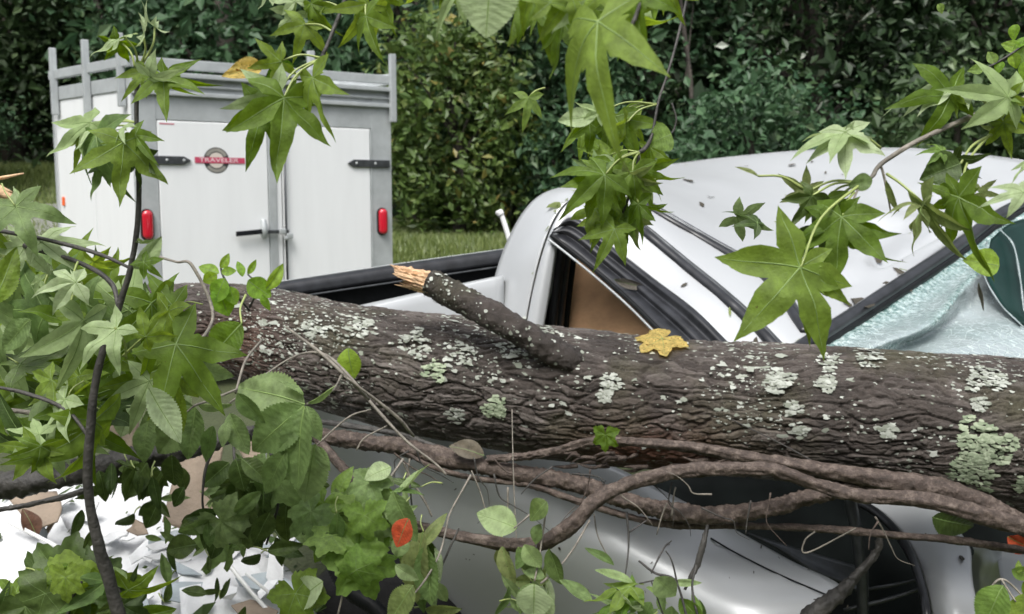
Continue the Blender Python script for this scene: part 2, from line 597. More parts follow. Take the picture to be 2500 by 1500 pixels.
def build_ground():
    xs = np.concatenate([np.linspace(-600, -40, 15), np.linspace(-36, 36, 73), np.linspace(40, 600, 15)])
    ys = np.concatenate([np.linspace(-80, -5, 8), np.linspace(-4, 40, 89), np.linspace(45, 900, 30)])
    X, Y = np.meshgrid(xs, ys)
    Z = ground_z(X, Y) + 0.06 * (fbm(np.stack([X.ravel() * 0.5, Y.ravel() * 0.5, 0 * X.ravel()], 1), 3, 3) - 0.45).reshape(X.shape)
    v = np.stack([X, Y, Z], -1).reshape(-1, 3)
    idx = np.arange(X.size).reshape(X.shape)
    q = np.stack([idx[:-1, :-1], idx[:-1, 1:], idx[1:, 1:], idx[1:, :-1]], -1).reshape(-1, 4)
    g = np_mesh_obj('ground', v, q, 'lawn')
    tag(g, 'grassy ground rising gently towards the woods', 'ground', kind='structure')
    # a strip of drive beyond the trailer
    xs = np.linspace(-30, -6.2, 30)
    ys = np.linspace(14.2, 17.0, 6)
    X, Y = np.meshgrid(xs, ys)
    Z = ground_z(X, Y) + 0.06
    v = np.stack([X, Y, Z], -1).reshape(-1, 3)
    idx = np.arange(X.size).reshape(X.shape)
    q = np.stack([idx[:-1, :-1], idx[:-1, 1:], idx[1:, 1:], idx[1:, :-1]], -1).reshape(-1, 4)
    tag(np_mesh_obj('driveway', v, q, 'gravel'), 'grey gravel drive left of the white trailer', 'driveway', kind='structure')


build_ground()


def leaf_quads(c, n, size, rg, aspect=0.55, fold=0.12):
    """diamond leaves at centres c with normals n: verts, quads"""
    k = len(c)
    n = n / (np.linalg.norm(n, axis=1)[:, None] + 1e-9)
    r = rg.normal(size=(k, 3))
    a = r - n * np.sum(r * n, 1)[:, None]
    a /= np.linalg.norm(a, axis=1)[:, None] + 1e-9
    b = np.cross(n, a)
    s = size[:, None] if np.ndim(size) else size
    v = np.stack([c - a * s * 0.5, c + b * s * aspect * 0.5 + n * s * fold, c + a * s * 0.5, c - b * s * aspect * 0.5 + n * s * fold], 1).reshape(-1, 3)
    q = np.arange(4 * k).reshape(k, 4)
    return v, q


# grass blades where the lawn shows
def build_grass():
    rg = np.random.default_rng(5)
    n = 44000
    x = np.concatenate([rg.uniform(-1.9, 0.6, n // 2), rg.uniform(-11, -6.2, n // 2)])
    y = np.concatenate([rg.uniform(10.5, 16, n // 2), rg.uniform(12, 24, n // 2)])
    z = ground_z(x, y)
    h = rg.uniform(0.06, 0.17, n)
    dx, dy = rg.normal(0, 0.05, n), rg.normal(0, 0.05, n)
    w = rg.uniform(0.008, 0.016, n)
    v = np.stack([np.stack([x - w, y, z - 0.03], 1), np.stack([x + w, y, z - 0.03], 1), np.stack([x + dx, y + dy, z + h], 1)], 1).reshape(-1, 3)
    o = np_mesh_obj('grass', v, np.arange(3 * n).reshape(n, 3), 'grass_blade', attrs={'tone': np.repeat(rg.random(n), 3)}, smooth=False)
    tag(o, 'short grass on the bank beside the trailer', 'grass', kind='stuff')


build_grass()


# ------------------------------------------------------------------ woods
def crown_cloud(rg, centre, rad, n, size, clumps, spread=0.19):
    cen = np.array(centre)
    rad = np.array(rad)
    d = rg.normal(size=(clumps, 3))
    d /= np.linalg.norm(d, axis=1)[:, None]
    cc = d * (rg.uniform(0.35, 1.0, clumps) ** 0.5)[:, None]
    which = rg.integers(0, clumps, n)
    p = cc[which] + rg.normal(size=(n, 3)) * spread * rg.uniform(0.5, 1.1, clumps)[which][:, None]
    c = cen + p * rad
    nrm = rg.normal(size=(n, 3)) + np.array([0, -0.35, 0.9])
    ctone = rg.random(clumps)[which]
    tone = np.clip(0.5 * rg.random(n) + 0.5 * ctone, 0, 1)
    top_tone = rg.random(n) < 0.05
    tone = np.where(top_tone, 0.9 + 0.1 * rg.random(n), tone * 0.93)
    v, q = leaf_quads(c, nrm, np.clip(rg.lognormal(-0.1, 0.38, n), 0.35, 2.2) * size, rg)
    return v, q, np.repeat(tone, 4), cen + cc * rad


def tree(name, label, x, y, height, rad, n, size, mat, clumps=60, group='trees along the wood edge', seed=1, low=0.15, cat='tree', stem=1.0):
    rg = np.random.default_rng(seed)
    z0 = float(ground_z(np.array(x), np.array(y)))
    t = empty(name, (x, y, z0), label, cat, group)
    cz = z0 + height * (0.5 + low / 2)
    v, q, tone, cc = crown_cloud(rg, (x, y, cz), (rad, rad * 0.8, height * (0.5 - low / 2)), n, size, clumps)
    v[:, 2] = np.maximum(v[:, 2], z0 + 0.05)
    np_mesh_obj('crown', v, q, mat, t, smooth=False, attrs={'tone': tone})
    r0 = 0.035 * height ** 0.8 * stem
    vs, fs = tube_geo([(x, y, z0 - 0.2, r0 * 1.3), (x + 0.1, y, z0 + height * 0.3, r0), (x - 0.1, y + 0.1, z0 + height * 0.62, r0 * 0.6), (x, y, z0 + height * 0.93, r0 * 0.2)], 10, 5, 0.08, seed)
    for k in range(min(12 if clumps > 20 else 3, clumps)):
        c = cc[k]
        zb = z0 + (c[2] - z0) * 0.55
        v2, f2 = tube_geo([(x, y, zb, r0 * 0.4), ((x + c[0]) / 2, (y + c[1]) / 2, (zb + c[2]) / 2 + 0.1, r0 * 0.25), (c[0], c[1], c[2], r0 * 0.06)], 6, 4)
        o = len(vs)
        vs += v2
        fs += [tuple(i + o for i in f) for f in f2]
    mesh_obj('trunk', vs, fs, 'tree_bark', t)
    return t


def xat(px, d):
    return (px - 1250) / FPX * d


for nm, lb, px, d, h, rd, n, sz, mt, cl, lo in [
    ('woodland_tree', 'dark dense tree behind the trailer rack at far left', 60, 23.0, 8.5, 3.4, 14000, 0.25, 'wood_dark', 90, 0.05),
    ('woodland_tree', 'bluish green tree rising above the middle of the trailer', 560, 18.5, 8.5, 2.6, 13000, 0.21, 'wood_blue', 90, 0.0),
    ('woodland_tree', 'tall blue green tree just right of the trailer rack', 1010, 17.5, 7.0, 2.0, 10500, 0.19, 'wood_blue', 70, 0.0),
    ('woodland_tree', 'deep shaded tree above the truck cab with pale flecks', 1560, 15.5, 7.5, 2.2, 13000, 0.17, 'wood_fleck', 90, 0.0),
    ('woodland_tree', 'dark tree speckled with pale leaves painted as sky glints behind the truck roof', 1960, 15.0, 7.0, 2.3, 13500, 0.17, 'wood_fleck', 90, 0.0),
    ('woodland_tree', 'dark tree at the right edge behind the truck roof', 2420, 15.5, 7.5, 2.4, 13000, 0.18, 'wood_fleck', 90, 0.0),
    ('woodland_tree', 'shadowed tree between trailer and frame edge at left', -420, 17.0, 7.5, 2.6, 11000, 0.16, 'wood_dark', 70, 0.0),
    ('woodland_tree', 'shadowed tree past the right edge of the roof', 2950, 16.0, 7.5, 2.6, 11000, 0.16, 'wood_dark', 70, 0.0),
    ('woodland_tree', 'dark tree glimpsed over the left half of the trailer', 310, 20.5, 8.5, 2.6, 12000, 0.17, 'wood_dark', 70, 0.0),
]:
    tree(nm, lb, xat(px, d), d, h, rd, n, sz, mt, cl, seed=int(px) + 900, low=lo)

for lb, px, d, h, rd, n, sz, mt, sd in [
    ('large yellowing green bush between trailer and truck cab', 1115, 14.4, 3.1, 1.15, 9500, 0.125, 'wood_autumn', 3),
    ('greener bush with arching twigs close behind the truck cab', 1400, 14.5, 3.1, 1.0, 8000, 0.125, 'wood_blue', 4),
    ('low bluish bush seen just over the truck roof', 1850, 12.5, 2.3, 1.3, 8000, 0.115, 'wood_blue', 5),
    ('low dark bush behind the front of the truck roof', 2350, 12.6, 2.4, 1.4, 8000, 0.115, 'wood_dark', 6),
    ('dark bush at the foot of the trees left of the trailer', -190, 17.5, 2.6, 1.5, 9000, 0.10, 'wood_blue', 8),
]:
    tree('bush', lb, xat(px, d), d, h, rd, n, sz, mt, 70, 'bushes at the wood edge', sd, 0.0, 'bush')

for lb, px, d, h in [('slender bare stemmed sapling rising behind the truck roof near the hanging cluster', 1665, 13.4, 6.0), ('slim sapling at the edge of the bushes right of the trailer', 1250, 15.2, 6.0)]:
    tree('sapling', lb, xat(px, d), d, h, 0.9, 1500, 0.14, 'wood_blue', 14, 'saplings at the wood edge', int(px), 0.30, 'tree', 0.22)


def build_woodland():
    rg = np.random.default_rng(11)
    n = 90000
    clumps = 500
    cx, cy, cz = rg.uniform(-26, 26, clumps), rg.uniform(21, 27, clumps), rg.uniform(1.0, 15, clumps)
    w = rg.integers(0, clumps, n)
    c = np.stack([cx[w] + rg.normal(0, 0.9, n), cy[w] + rg.normal(0, 0.7, n), cz[w] + rg.normal(0, 0.6, n)], 1)
    c[:, 2] = np.maximum(c[:, 2], 1.0)
    nrm = rg.normal(size=(n, 3)) + np.array([0, -0.3, 0.9])
    v, q = leaf_quads(c, nrm, rg.uniform(0.18, 0.36, n), rg)
    tone = np.repeat(np.clip(0.6 * rg.random(n) + 0.4 * rg.random(clumps)[w], 0, 1) * 0.95, 4)
    o = np_mesh_obj('woodland', v, q, 'wood_dark', smooth=False, attrs={'tone': tone})
    tag(o, 'dense dark woodland filling the background', 'woodland', kind='stuff')
    # steep dark bank added behind the leaves so no sky leaks through
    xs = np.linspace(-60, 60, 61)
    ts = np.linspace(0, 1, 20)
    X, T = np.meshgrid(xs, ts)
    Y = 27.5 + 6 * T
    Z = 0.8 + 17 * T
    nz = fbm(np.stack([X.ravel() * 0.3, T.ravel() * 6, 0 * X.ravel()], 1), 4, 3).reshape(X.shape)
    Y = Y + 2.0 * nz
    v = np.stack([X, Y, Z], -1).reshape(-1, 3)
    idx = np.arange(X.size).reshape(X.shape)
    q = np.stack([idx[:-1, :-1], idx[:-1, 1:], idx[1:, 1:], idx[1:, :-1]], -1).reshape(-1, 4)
    tag(np_mesh_obj('backing_bank', v, q, 'dirt'), 'dark bank added far behind the trees to block sky', 'backing', kind='structure')


build_woodland()


def build_light_screen():  # leaves added out of view to block light from the low sky
    """unseen leaf screen added beside and behind the viewer to cut low sky light"""
    rg = np.random.default_rng(19)
    n = 42000
    clumps = 420
    a = rg.uniform(R(-20), R(200), clumps)
    rr = rg.uniform(13.5, 18, clumps)
    cx, cy, cz = rr * 1.25 * np.cos(a), -rr * np.sin(a) + 4.0, rg.uniform(0.2, 8, clumps)
    w = rg.integers(0, clumps, n)
    c = np.stack([cx[w] + rg.normal(0, 0.9, n), cy[w] + rg.normal(0, 0.9, n), np.maximum(cz[w] + rg.normal(0, 0.8, n), 0.05)], 1)
    v, q = leaf_quads(c, rg.normal(size=(n, 3)) + np.array([0, 0, 0.9]), rg.uniform(0.3, 0.6, n), rg)
    o = np_mesh_obj('woodland', v, q, 'wood_dark', smooth=False, attrs={'tone': np.repeat(rg.random(n) * 0.95, 4)})
    tag(o, 'added leaf screen outside the picture that blocks low sky light', 'woodland', kind='stuff')


build_light_screen()


# ------------------------------------------------------------------ cargo trailer
def build_trailer():
    A = Vector((-3.033, 8.0, 0))
    B = Vector((-1.143, 9.3, 0))
    C = Vector((-4.106, 8.96, 0))
    U = (B - A)
    W_ = U.length
    U = U / W_
    V = Vector((0, 0, 1))
    S = (C - A)
    S_ = S.length
    S = S / S_
    N = Vector((U.y, -U.x, 0))                 # outward of the rear face
    NS = Vector((-S.y, S.x, 0))
    if NS.dot(Vector((-1, -0.3, 0))) < 0:
        NS = -NS
    t = empty('cargo_trailer', A, 'white enclosed cargo trailer with grey trim and a ladder rack', 'trailer')

    def on_plane(px, py, n, o):
        r = (P(px, py, 1.0) - EYE)
        k = (o - EYE).dot(n) / r.dot(n)
        return EYE + r * k

    def ruv(px, py):
        q = on_plane(px, py, N, A) - A
        return q.dot(U), q.z

    def rbox(name, u0, u1, v0, v1, n0, n1, mat, parent=t, bev=0.004):
        v, f = box_geo(A + U * u0 + V * v0 + N * n0, U * (u1 - u0), N * (n1 - n0), V * (v1 - v0))
        o = mesh_obj(name, v, f, mat, parent, smooth=False)
        if bev:
            bevel(o, bev)
        return o

    def pbox(name, x0, y0, x1, y1, n0, n1, mat, parent=t, bev=0.004):
        """box on the rear face between two photo pixels"""
        u0, v1 = ruv(x0, y0)
        u1, v0 = ruv(x1, y1)
        return rbox(name, u0, u1, v0, v1, n0, n1, mat, parent, bev)

    ztop = 2.60
    z0 = 0.42
    # body shell: left side of sheet panels with thin joints, right side, front, roof, floor
    npan = 2
    for k in range(npan):
        a, b = S_ * k / npan + 0.005, S_ * (k + 1) / npan - 0.005
        v, f = box_geo(A + S * a + V * z0, S * (b - a), NS * -0.03, V * (ztop - 0.10 - z0))
        bevel(mesh_obj('side_panel', v, f, 'trailer_white', t, smooth=False), 0.004)
    v, f = box_geo(A - NS * 0.032 + V * z0 - N * 0.03, S * S_, NS * -0.02, V * (ztop - z0 - 0.02))
    mesh_obj('inner_wall', v, f, 'alu', t, smooth=False)
    v, f = box_geo(B + V * z0 - N * 0.03, S * (S_ - 0.03), U * -0.03, V * (ztop - z0 - 0.02))
    mesh_obj('side_panel', v, f, 'trailer_white', t, smooth=False)
    v, f = box_geo(C + V * z0, U * W_, S * -0.03, V * (ztop - z0 - 0.02))
    mesh_obj('front_panel', v, f, 'trailer_white', t, smooth=False)
    v, f = box_geo(A + V * (ztop - 0.015) - N * 0.02, U * W_, S * S_, V * 0.03)
    mesh_obj('roof', v, f, 'trailer_white', t, smooth=False)
    v, f = box_geo(A + V * (z0 - 0.1), U * W_, S * S_, V * 0.1)
    mesh_obj('floor_frame', v, f, 'steel', t, smooth=False)
    # grey top rail along the side and corner posts
    v, f = box_geo(A + V * (ztop - 0.10) + NS * 0.012, S * S_, NS * -0.03, V * 0.115)
    bevel(mesh_obj('top_rail', v, f, 'alu', t, smooth=False), 0.005)
    v, f = box_geo(C + V * z0 + NS * 0.012, S * 0.02, NS * -0.03, V * (ztop - 0.1 - z0))
    mesh_obj('corner_post', v, f, 'alu', t, smooth=False)
    # rear frame
    uL, _ = ruv(388, 450)
    uR, _ = ruv(903, 450)
    _, vdoor = ruv(640, 305)
    rbox('door_jamb', -0.012, uL - 0.004, z0, vdoor + 0.3, -0.03, 0.012, 'alu')
    rbox('door_jamb', uR + 0.02, W_ + 0.01, z0, vdoor + 0.3, -0.03, 0.012, 'alu')
    rbox('door_jamb', uR + 0.003, uR + 0.018, z0, vdoor, -0.03, 0.02, 'alu', bev=0.002)
    rbox('header', -0.01, W_ + 0.008, vdoor + 0.006, ztop + 0.012, -0.028, 0.008, 'alu')
    for k, (dv, hh, pr) in enumerate([(0.20, 0.035, 0.05), (0.275, 0.022, 0.035), (0.345, 0.04, 0.07)]):
        rbox('ledge', -0.014, W_ + 0.012, vdoor + dv, vdoor + dv + hh, 0.009, pr, 'alu', bev=0.006)
    rbox('sill', 0, W_, z0 - 0.06, z0 + 0.03, 0.0, 0.05, 'alu')
    # doors
    u1, _ = ruv(654, 480)
    u2, _ = ruv(690, 480)
    dl = rbox('door', uL, u1, z0 + 0.035, vdoor, -0.02, 0.014, 'trailer_white', bev=0.008)
    dr = rbox('door', u2, uR, z0 + 0.035, vdoor, -0.02, 0.014, 'trailer_white', bev=0.008)
    ua, _ = ruv(673, 480)
    rbox('centre_strip', u1 + 0.003, ua, z0 + 0.035, vdoor, -0.02, 0.026, 'alu', bev=0.004)
    rbox('centre_strip', ua + 0.004, u2 - 0.012, z0 + 0.035, vdoor, -0.02, 0.01, 'trailer_white', bev=0.002)
    ub, _ = ruv(692, 480)
    v, f = tube_geo([(*(A + U * ub + V * (z0 + 0.05) + N * 0.045), 0.011), (*(A + U * ub + V * (vdoor - 0.02) + N * 0.045), 0.011)], 10, 2)
    mesh_obj('lock_rod', v, f, 'steel', t)
    # strap hinges, pointed at the end
    for (xa, ya, xb, yb) in [(372, 391, 465, 391), (948, 401, 846, 400)]:
        ua, va = ruv(xa, ya)
        ub, vb = ruv(xb, yb)
        h = 0.034
        tip = 0.06 if ub > ua else -0.06
        prof = [(ua, va - h), (ub - tip, va - h), (ub, va), (ub - tip, va + h), (ua, va + h)]
        vs = [A + U * p + V * q + N * 0.016 for p, q in prof] + [A + U * p + V * q + N * 0.034 for p, q in prof]
        fs = [(4, 3, 2, 1, 0), (5, 6, 7, 8, 9)] + [(i, (i + 1) % 5, 5 + (i + 1) % 5, 5 + i) for i in range(5)]
        hg = bevel(mesh_obj('hinge', vs, fs, 'steel', t, smooth=False), 0.004)
        for w in (0.35, 0.8):
            c = A + U * (ua + (ub - ua) * w) + V * va + N * 0.034
            vv, ff = tube_geo([(*c, 0.013), (*(c + N * 0.007), 0.010)], 10, 1)
            o = mesh_obj('bolt', vv, ff, 'alu', None)
            o.parent = hg
    # second pair low down, behind the tree in the photograph
    # latch: cam bracket, bar, handle, keepers
    uh, vh = ruv(570, 571)
    ui, vi = ruv(705, 565)
    lat = bevel(mesh_obj('latch_bar', *box_geo(A + U * (uh + 0.12) + V * (vi - 0.016) + N * 0.05, U * (ui - uh - 0.14), N * 0.014, V * 0.032), 'steel', t, smooth=False), 0.004)
    hd = bevel(mesh_obj('latch_handle', *box_geo(A + U * uh + V * (vh - 0.022) + N * 0.056, U * 0.24 + V * 0.018, N * 0.022, V * 0.042), 'plastic', t, smooth=False), 0.006)
    uc, vc = ruv(639, 560)
    vv, ff = tube_geo([(*(A + U * uc + V * (vc - 0.075) + N * 0.045), 0.020), (*(A + U * uc + V * (vc - 0.02) + N * 0.055), 0.034), (*(A + U * uc + V * (vc + 0.03) + N * 0.055), 0.030), (*(A + U * uc + V * (vc + 0.085) + N * 0.045), 0.022)], 10, 4)
    mesh_obj('latch_bracket', vv, ff, 'alu', t)
    for (x, y, s) in [(683, 563, 0.03), (700, 574, 0.03), (692, 580, 0.022)]:
        uk, vk = ruv(x, y)
        bevel(mesh_obj('keeper', *box_geo(A + U * (uk - s) + V * (vk - s) + N * 0.05, U * s * 2, N * 0.035, V * s * 1.6), 'alu', t, smooth=False), 0.01)
    # tail lights: rounded upright bars in a dark base
    for (x, y) in [(358, 549), (931, 541)]:
        u, v = ruv(x, y)
        n = 28
        hw, hh = 0.042, 0.118

        def oval(hw, hh, dep):
            pts = []
            for i in range(n):
                a = 2 * math.pi * i / n
                cx, cy = math.cos(a), math.sin(a)
                yy = (hh - hw) * (1 if cy >= 0 else -1) + hw * cy
                pts.append(A + U * (u + hw * cx) + V * (v + yy) + N * dep)
            return pts
        vs = oval(hw + 0.012, hh + 0.012, 0.012) + oval(hw + 0.010, hh + 0.010, 0.028)
        fs = [(i, (i + 1) % n, n + (i + 1) % n, n + i) for i in range(n)] + [tuple(range(n, 2 * n))]
        base = mesh_obj('tail_light', vs, fs, 'plastic', t, smooth=False)
        vs, fs = [], []
        prof = [(0, 0.028), (0, 0.045), (0.006, 0.056), (0.016, 0.063), (0.030, 0.066)]
        for off, dep in prof:
            vs += oval(hw - off, hh - off, dep)
        for r in range(len(prof) - 1):
            fs += [(r * n + i, r * n + (i + 1) % n, (r + 1) * n + (i + 1) % n, (r + 1) * n + i) for i in range(n)]
        fs.append(tuple(range((len(prof) - 1) * n, len(prof) * n)))
        o = mesh_obj('lens', vs, fs, 'lens', None)
        o.parent = base
        o.matrix_parent_inverse = Matrix.Identity(4)
    # red reflective sticker at the door's top corner, orange side marker
    pbox('sticker', 388, 301, 424, 305, 0.0145, 0.016, 'red_print', bev=0)
    q = on_plane(157, 492, NS, A)
    bevel(mesh_obj('side_marker', *box_geo(q - S * 0.02 - V * 0.04, S * 0.04, NS * 0.015, V * 0.08), 'orange', t, smooth=False), 0.006)

    # emblem: black ring with pale arcs, tan centre, red band with lettering
    uc, vc = ruv(527, 392)

    def disc(name, r0, r1, dep, mat, a0=0.0, a1=2 * math.pi, n=40):
        vs, fs = [], []
        for i in range(n + 1):
            a = a0 + (a1 - a0) * i / n
            for r in (r0, r1):
                vs.append(A + U * (uc + r * math.cos(a)) + V * (vc + r * math.sin(a)) + N * dep)
        for i in range(n):
            fs.append((2 * i, 2 * i + 1, 2 * i + 3, 2 * i + 2))
        return mesh_obj(name, vs, fs, mat, t, smooth=False)
    rad = 0.108
    disc('emblem_ring', 0.0, rad, 0.0155, 'black_print')
    disc('emblem_arc', rad * 0.68, rad * 0.93, 0.0168, 'grey_print', R(25), R(155), 20)
    disc('emblem_arc', rad * 0.68, rad * 0.93, 0.0168, 'grey_print', R(215), R(325), 20)
    disc('emblem_centre', 0.0, rad * 0.60, 0.0168, 'tan_print')
    ea, _ = ruv(474, 392)
    eb, _ = ruv(596, 392)
    rbox('emblem_band', ea, eb, vc - 0.024, vc + 0.024, 0.0180, 0.0195, 'red_print', bev=0)
    cu = bpy.data.curves.new('lettering', 'FONT')
    cu.body = 'TRAVELER'
    cu.size = 0.048
    cu.align_x = 'CENTER'
    cu.align_y = 'CENTER'
    cu.extrude = 0.0004
    tmp = bpy.data.objects.new('tmp', cu)
    COL.objects.link(tmp)
    dg = bpy.context.evaluated_depsgraph_get()
    me = bpy.data.meshes.new_from_object(tmp.evaluated_get(dg))
    bpy.data.objects.remove(tmp)
    me.materials.clear()
    me.materials.append(M['pink_print'])
    o = bpy.data.objects.new('emblem_lettering', me)
    xs = [vv.co.x for vv in me.vertices]
    sx = 0.78 * (eb - ea) / (max(xs) - min(xs))
    mat4 = Matrix(((U.x * sx, V.x, N.x, 0), (U.y * sx, V.y, N.y, 0), (U.z * sx, V.z, N.z, 0), (0, 0, 0, 1)))
    me.transform(Matrix.Translation(A + U * ((ea + eb) / 2 - 0.01) + V * vc + N * 0.0205) @ mat4)
    link(o, t)
    # ladder rack: posts and boards
    def post(px, o, n, top_y, bot_y, w=0.032):
        q = on_plane(px, bot_y, n, o)
        q2 = on_plane(px, top_y, n, o)
        off = n * 0.03
        bevel(mesh_obj('rack_post', *box_geo(q + off - U * w - S * w * 0.3, U * 2 * w * 0.9, N * 0.05, V * (q2.z - q.z)), 'alu', t, smooth=False), 0.006)
    post(142, A, NS, 118, 282)
    post(222, A, NS, 98, 300)
    post(304, A, NS, 82, 262)
    post(952, A, N, 135, 300)
    # far side post seen over the roof
    q = B + S * (S_ * 0.8)
    bevel(mesh_obj('rack_post', *box_geo(q - U * 0.03 + V * ztop, U * 0.06, S * 0.05, V * 0.50), 'alu', t, smooth=False), 0.006)
    # boards of the rack
    vz = 2.66
    for (o0, dv, ln, out) in [(A, U, W_, N), (A, S, S_, NS)]:
        bevel(mesh_obj('rack_rail', *box_geo(o0 + V * (vz + 0.02) + out * 0.0, dv * ln, out * 0.04, V * 0.08), 'alu', t, smooth=False), 0.006)
    bevel(mesh_obj('rack_rail', *box_geo(B + V * (vz + 0.02), S * S_, U * 0.04, V * 0.10), 'alu', t, smooth=False), 0.006)
    # wheels
    for o0, sg in ((A, 1), (B, -1)):
        c = o0 + S * S_ * 0.55 + U * (0.22 * sg) + V * 0.33
        vs, fs = tube_geo([(*(c - U * 0.10), 0.28), (*(c - U * 0.09), 0.33), (*(c + U * 0.09), 0.33), (*(c + U * 0.10), 0.28)], 28, 2)
        mesh_obj('wheel', vs, fs, 'tire', t)
    return t


build_trailer()


# ------------------------------------------------------------------ crushed pickup truck
def build_truck():
    t = empty('pickup_truck', P(1500, 1450, 3.6) * 1.0, 'silver white pickup truck with its cab crushed under the fallen trunk', 'truck')
    t.location.z = 0.0
    base = t.location.copy()

    # cab roof, pushed down at the near front corner
    roof = [
        [(1395, 530, 3.62), (1503, 610, 3.50), (1595, 681, 3.38), (1700, 761, 3.22), (1790, 860, 3.08)],
        [(1420, 495, 3.66), (1560, 558, 3.56), (1660, 640, 3.43), (1759, 720, 3.28), (1905, 862, 3.06)],
        [(1440, 470, 3.76), (1590, 510, 3.70), (1715, 585, 3.60), (1845, 660, 3.46), (1975, 825, 3.12)],
        [(1480, 448, 4.10), (1680, 462, 4.20), (1850, 520, 4.10), (2040, 590, 3.92), (2170, 706, 3.58)],
        [(1550, 424, 4.60), (1750, 420, 4.70), (1950, 436, 4.68), (2150, 470, 4.50), (2400, 550, 4.24)],
        [(1610, 408, 5.00), (1790, 384, 5.12), (2020, 366, 5.16), (2300, 368, 5.12), (2680, 420, 4.90)],
    ]
    ro = patch('roof', roof, 'paint', t, 16, 14, 0.05, 3, 2.2)
    rv = np.empty(len(ro.data.vertices) * 3)
    ro.data.vertices.foreach_get('co', rv)
    rv = rv.reshape(-1, 3)
    rx, ry, rd = to_px(rv)
    # dents: long creases running in from the windscreen, shallow dishes elsewhere
    for (ax_, ay_, bx_, by_, wd, dep) in [(2010, 520, 2200, 565, 20, 0.042), (2150, 640, 2290, 560, 24, 0.042), (2280, 480, 2420, 500, 22, 0.025), (1940, 600, 2060, 690, 24, 0.016)]:
        ab = np.array([bx_ - ax_, by_ - ay_], float)
        l2 = ab @ ab
        tt = np.clip(((rx - ax_) * ab[0] + (ry - ay_) * ab[1]) / l2, 0, 1)
        ds = np.hypot(rx - ax_ - tt * ab[0], (ry - ay_ - tt * ab[1]) * 1.5)
        rv += np.array([0, 0, -1.0])[None, :] * (dep * np.exp(-(ds / wd) ** 2) - 0.4 * dep * np.exp(-((ds - wd * 1.8) / wd) ** 2))[:, None]
    ro.data.vertices.foreach_set('co', rv.ravel())
    ro.data.update()
    rx, ry, rd = to_px(rv)

    def snap(pts, lift):
        # rx, ry, rd: the sheet's own vertices as seen by the eye
        """keep a moulding on the bent roof skin"""
        c = catmull(pts, 6)
        out = []
        for x, y, d, r in c:
            w = 1 / ((rx - x) ** 2 + (ry - y) ** 2 + 4.0) ** 2
            out.append((x, y, float((w * rd).sum() / w.sum()) - lift, r))
        return out
    # roof far side turning down
    patch('roof_far_side', [[(1610, 406, 5.02), (1790, 383, 5.14), (2020, 365, 5.18), (2300, 367, 5.14), (2680, 419, 4.92)],
                            [(1610, 430, 5.12), (1790, 410, 5.24), (2020, 400, 5.28), (2300, 400, 5.24), (2680, 450, 5.02)],
                            [(1610, 640, 5.16), (1790, 630, 5.28), (2020, 620, 5.32), (2300, 620, 5.28), (2680, 640, 5.06)]], 'paint', t, 4, 3)
    # black roof ditch mouldings along the near edge
    for pts in ([(1560, 490, 3.74, 9), (1590, 513, 3.69, 10), (1715, 586, 3.585, 11), (1845, 663, 3.445, 13), (1915, 735, 3.25, 14), (1965, 815, 3.10, 14)],
                [(1540, 542, 3.58, 7), (1575, 570, 3.53, 11), (1660, 641, 3.41, 13), (1759, 722, 3.26, 15), (1840, 795, 3.13, 16), (1905, 862, 3.04, 16)]):
        tube_px('roof_moulding', snap(pts, 0.002), 'rubber', t, 8, 2)
        tube_px('roof_moulding', snap([(x + 11, y - 8, d, r * 0.5) for x, y, d, r in pts], 0.001), 'steel', t, 6, 2)
    # rear corner pillar
    pil = [
        [(1183, 830, 3.78), (1232, 830, 3.66), (1275, 830, 3.60)],
        [(1203, 700, 3.78), (1255, 700, 3.66), (1300, 700, 3.60)],
        [(1232, 605, 3.78), (1286, 600, 3.66), (1326, 600, 3.60)],
        [(1275, 522, 3.79), (1325, 520, 3.68), (1356, 528, 3.61)],
        [(1325, 474, 3.82), (1368, 474, 3.72), (1390, 490, 3.64)],
        [(1400, 450, 3.92), (1425, 456, 3.80), (1445, 468, 3.72)],
    ]
    patch('rear_pillar', pil, 'paint', t, 6, 7, 0.0)
    # cab back wall going away from the pillar, with back glass
    patch('cab_back', [[(1183, 830, 3.79), (1290, 830, 4.4), (1400, 830, 5.0)],
                       [(1205, 700, 3.79), (1310, 690, 4.4), (1420, 680, 5.0)],
                       [(1278, 523, 3.80), (1380, 500, 4.4), (1500, 490, 5.02)],
                       [(1402, 452, 3.94), (1480, 440, 4.5), (1605, 412, 5.02)]], 'paint', t, 5, 5)
    # door frame strip between pillar and window
    patch('door_frame', [[(1279, 830, 3.585), (1300, 830, 3.565), (1322, 830, 3.575)],
                         [(1304, 700, 3.585), (1323, 700, 3.565), (1343, 700, 3.575)],
                         [(1331, 600, 3.585), (1343, 600, 3.57), (1356, 608, 3.575)],
                         [(1361, 530, 3.60), (1366, 545, 3.585), (1362, 572, 3.575)],
                         [(1394, 492, 3.63), (1398, 512, 3.61), (1408, 530, 3.60)],
                         [(1450, 470, 3.70), (1452, 500, 3.65), (1470, 560, 3.56)]], 'paint', t, 4, 7)
    # window seal: ribbed rubber band sliding down to the trunk
    up = [(1352, 560, 3.60), (1405, 533, 3.58), (1503, 610, 3.475), (1595, 681, 3.355), (1700, 761, 3.195), (1800, 860, 3.06)]
    lo = [(1341, 578, 3.58), (1380, 608, 3.55), (1459, 672, 3.45), (1536, 740, 3.33), (1612, 816, 3.18), (1690, 890, 3.05)]
    rows = []
    for k, dp in enumerate([0, -0.012, 0.0, 0.010, -0.004, -0.006, 0.012, 0.0, -0.014, -0.014, 0.004]):
        w = k / 10
        rows.append([(a[0] * (1 - w) + b[0] * w, a[1] * (1 - w) + b[1] * w, a[2] * (1 - w) + b[2] * w + dp - 0.008) for a, b in zip(up, lo)])
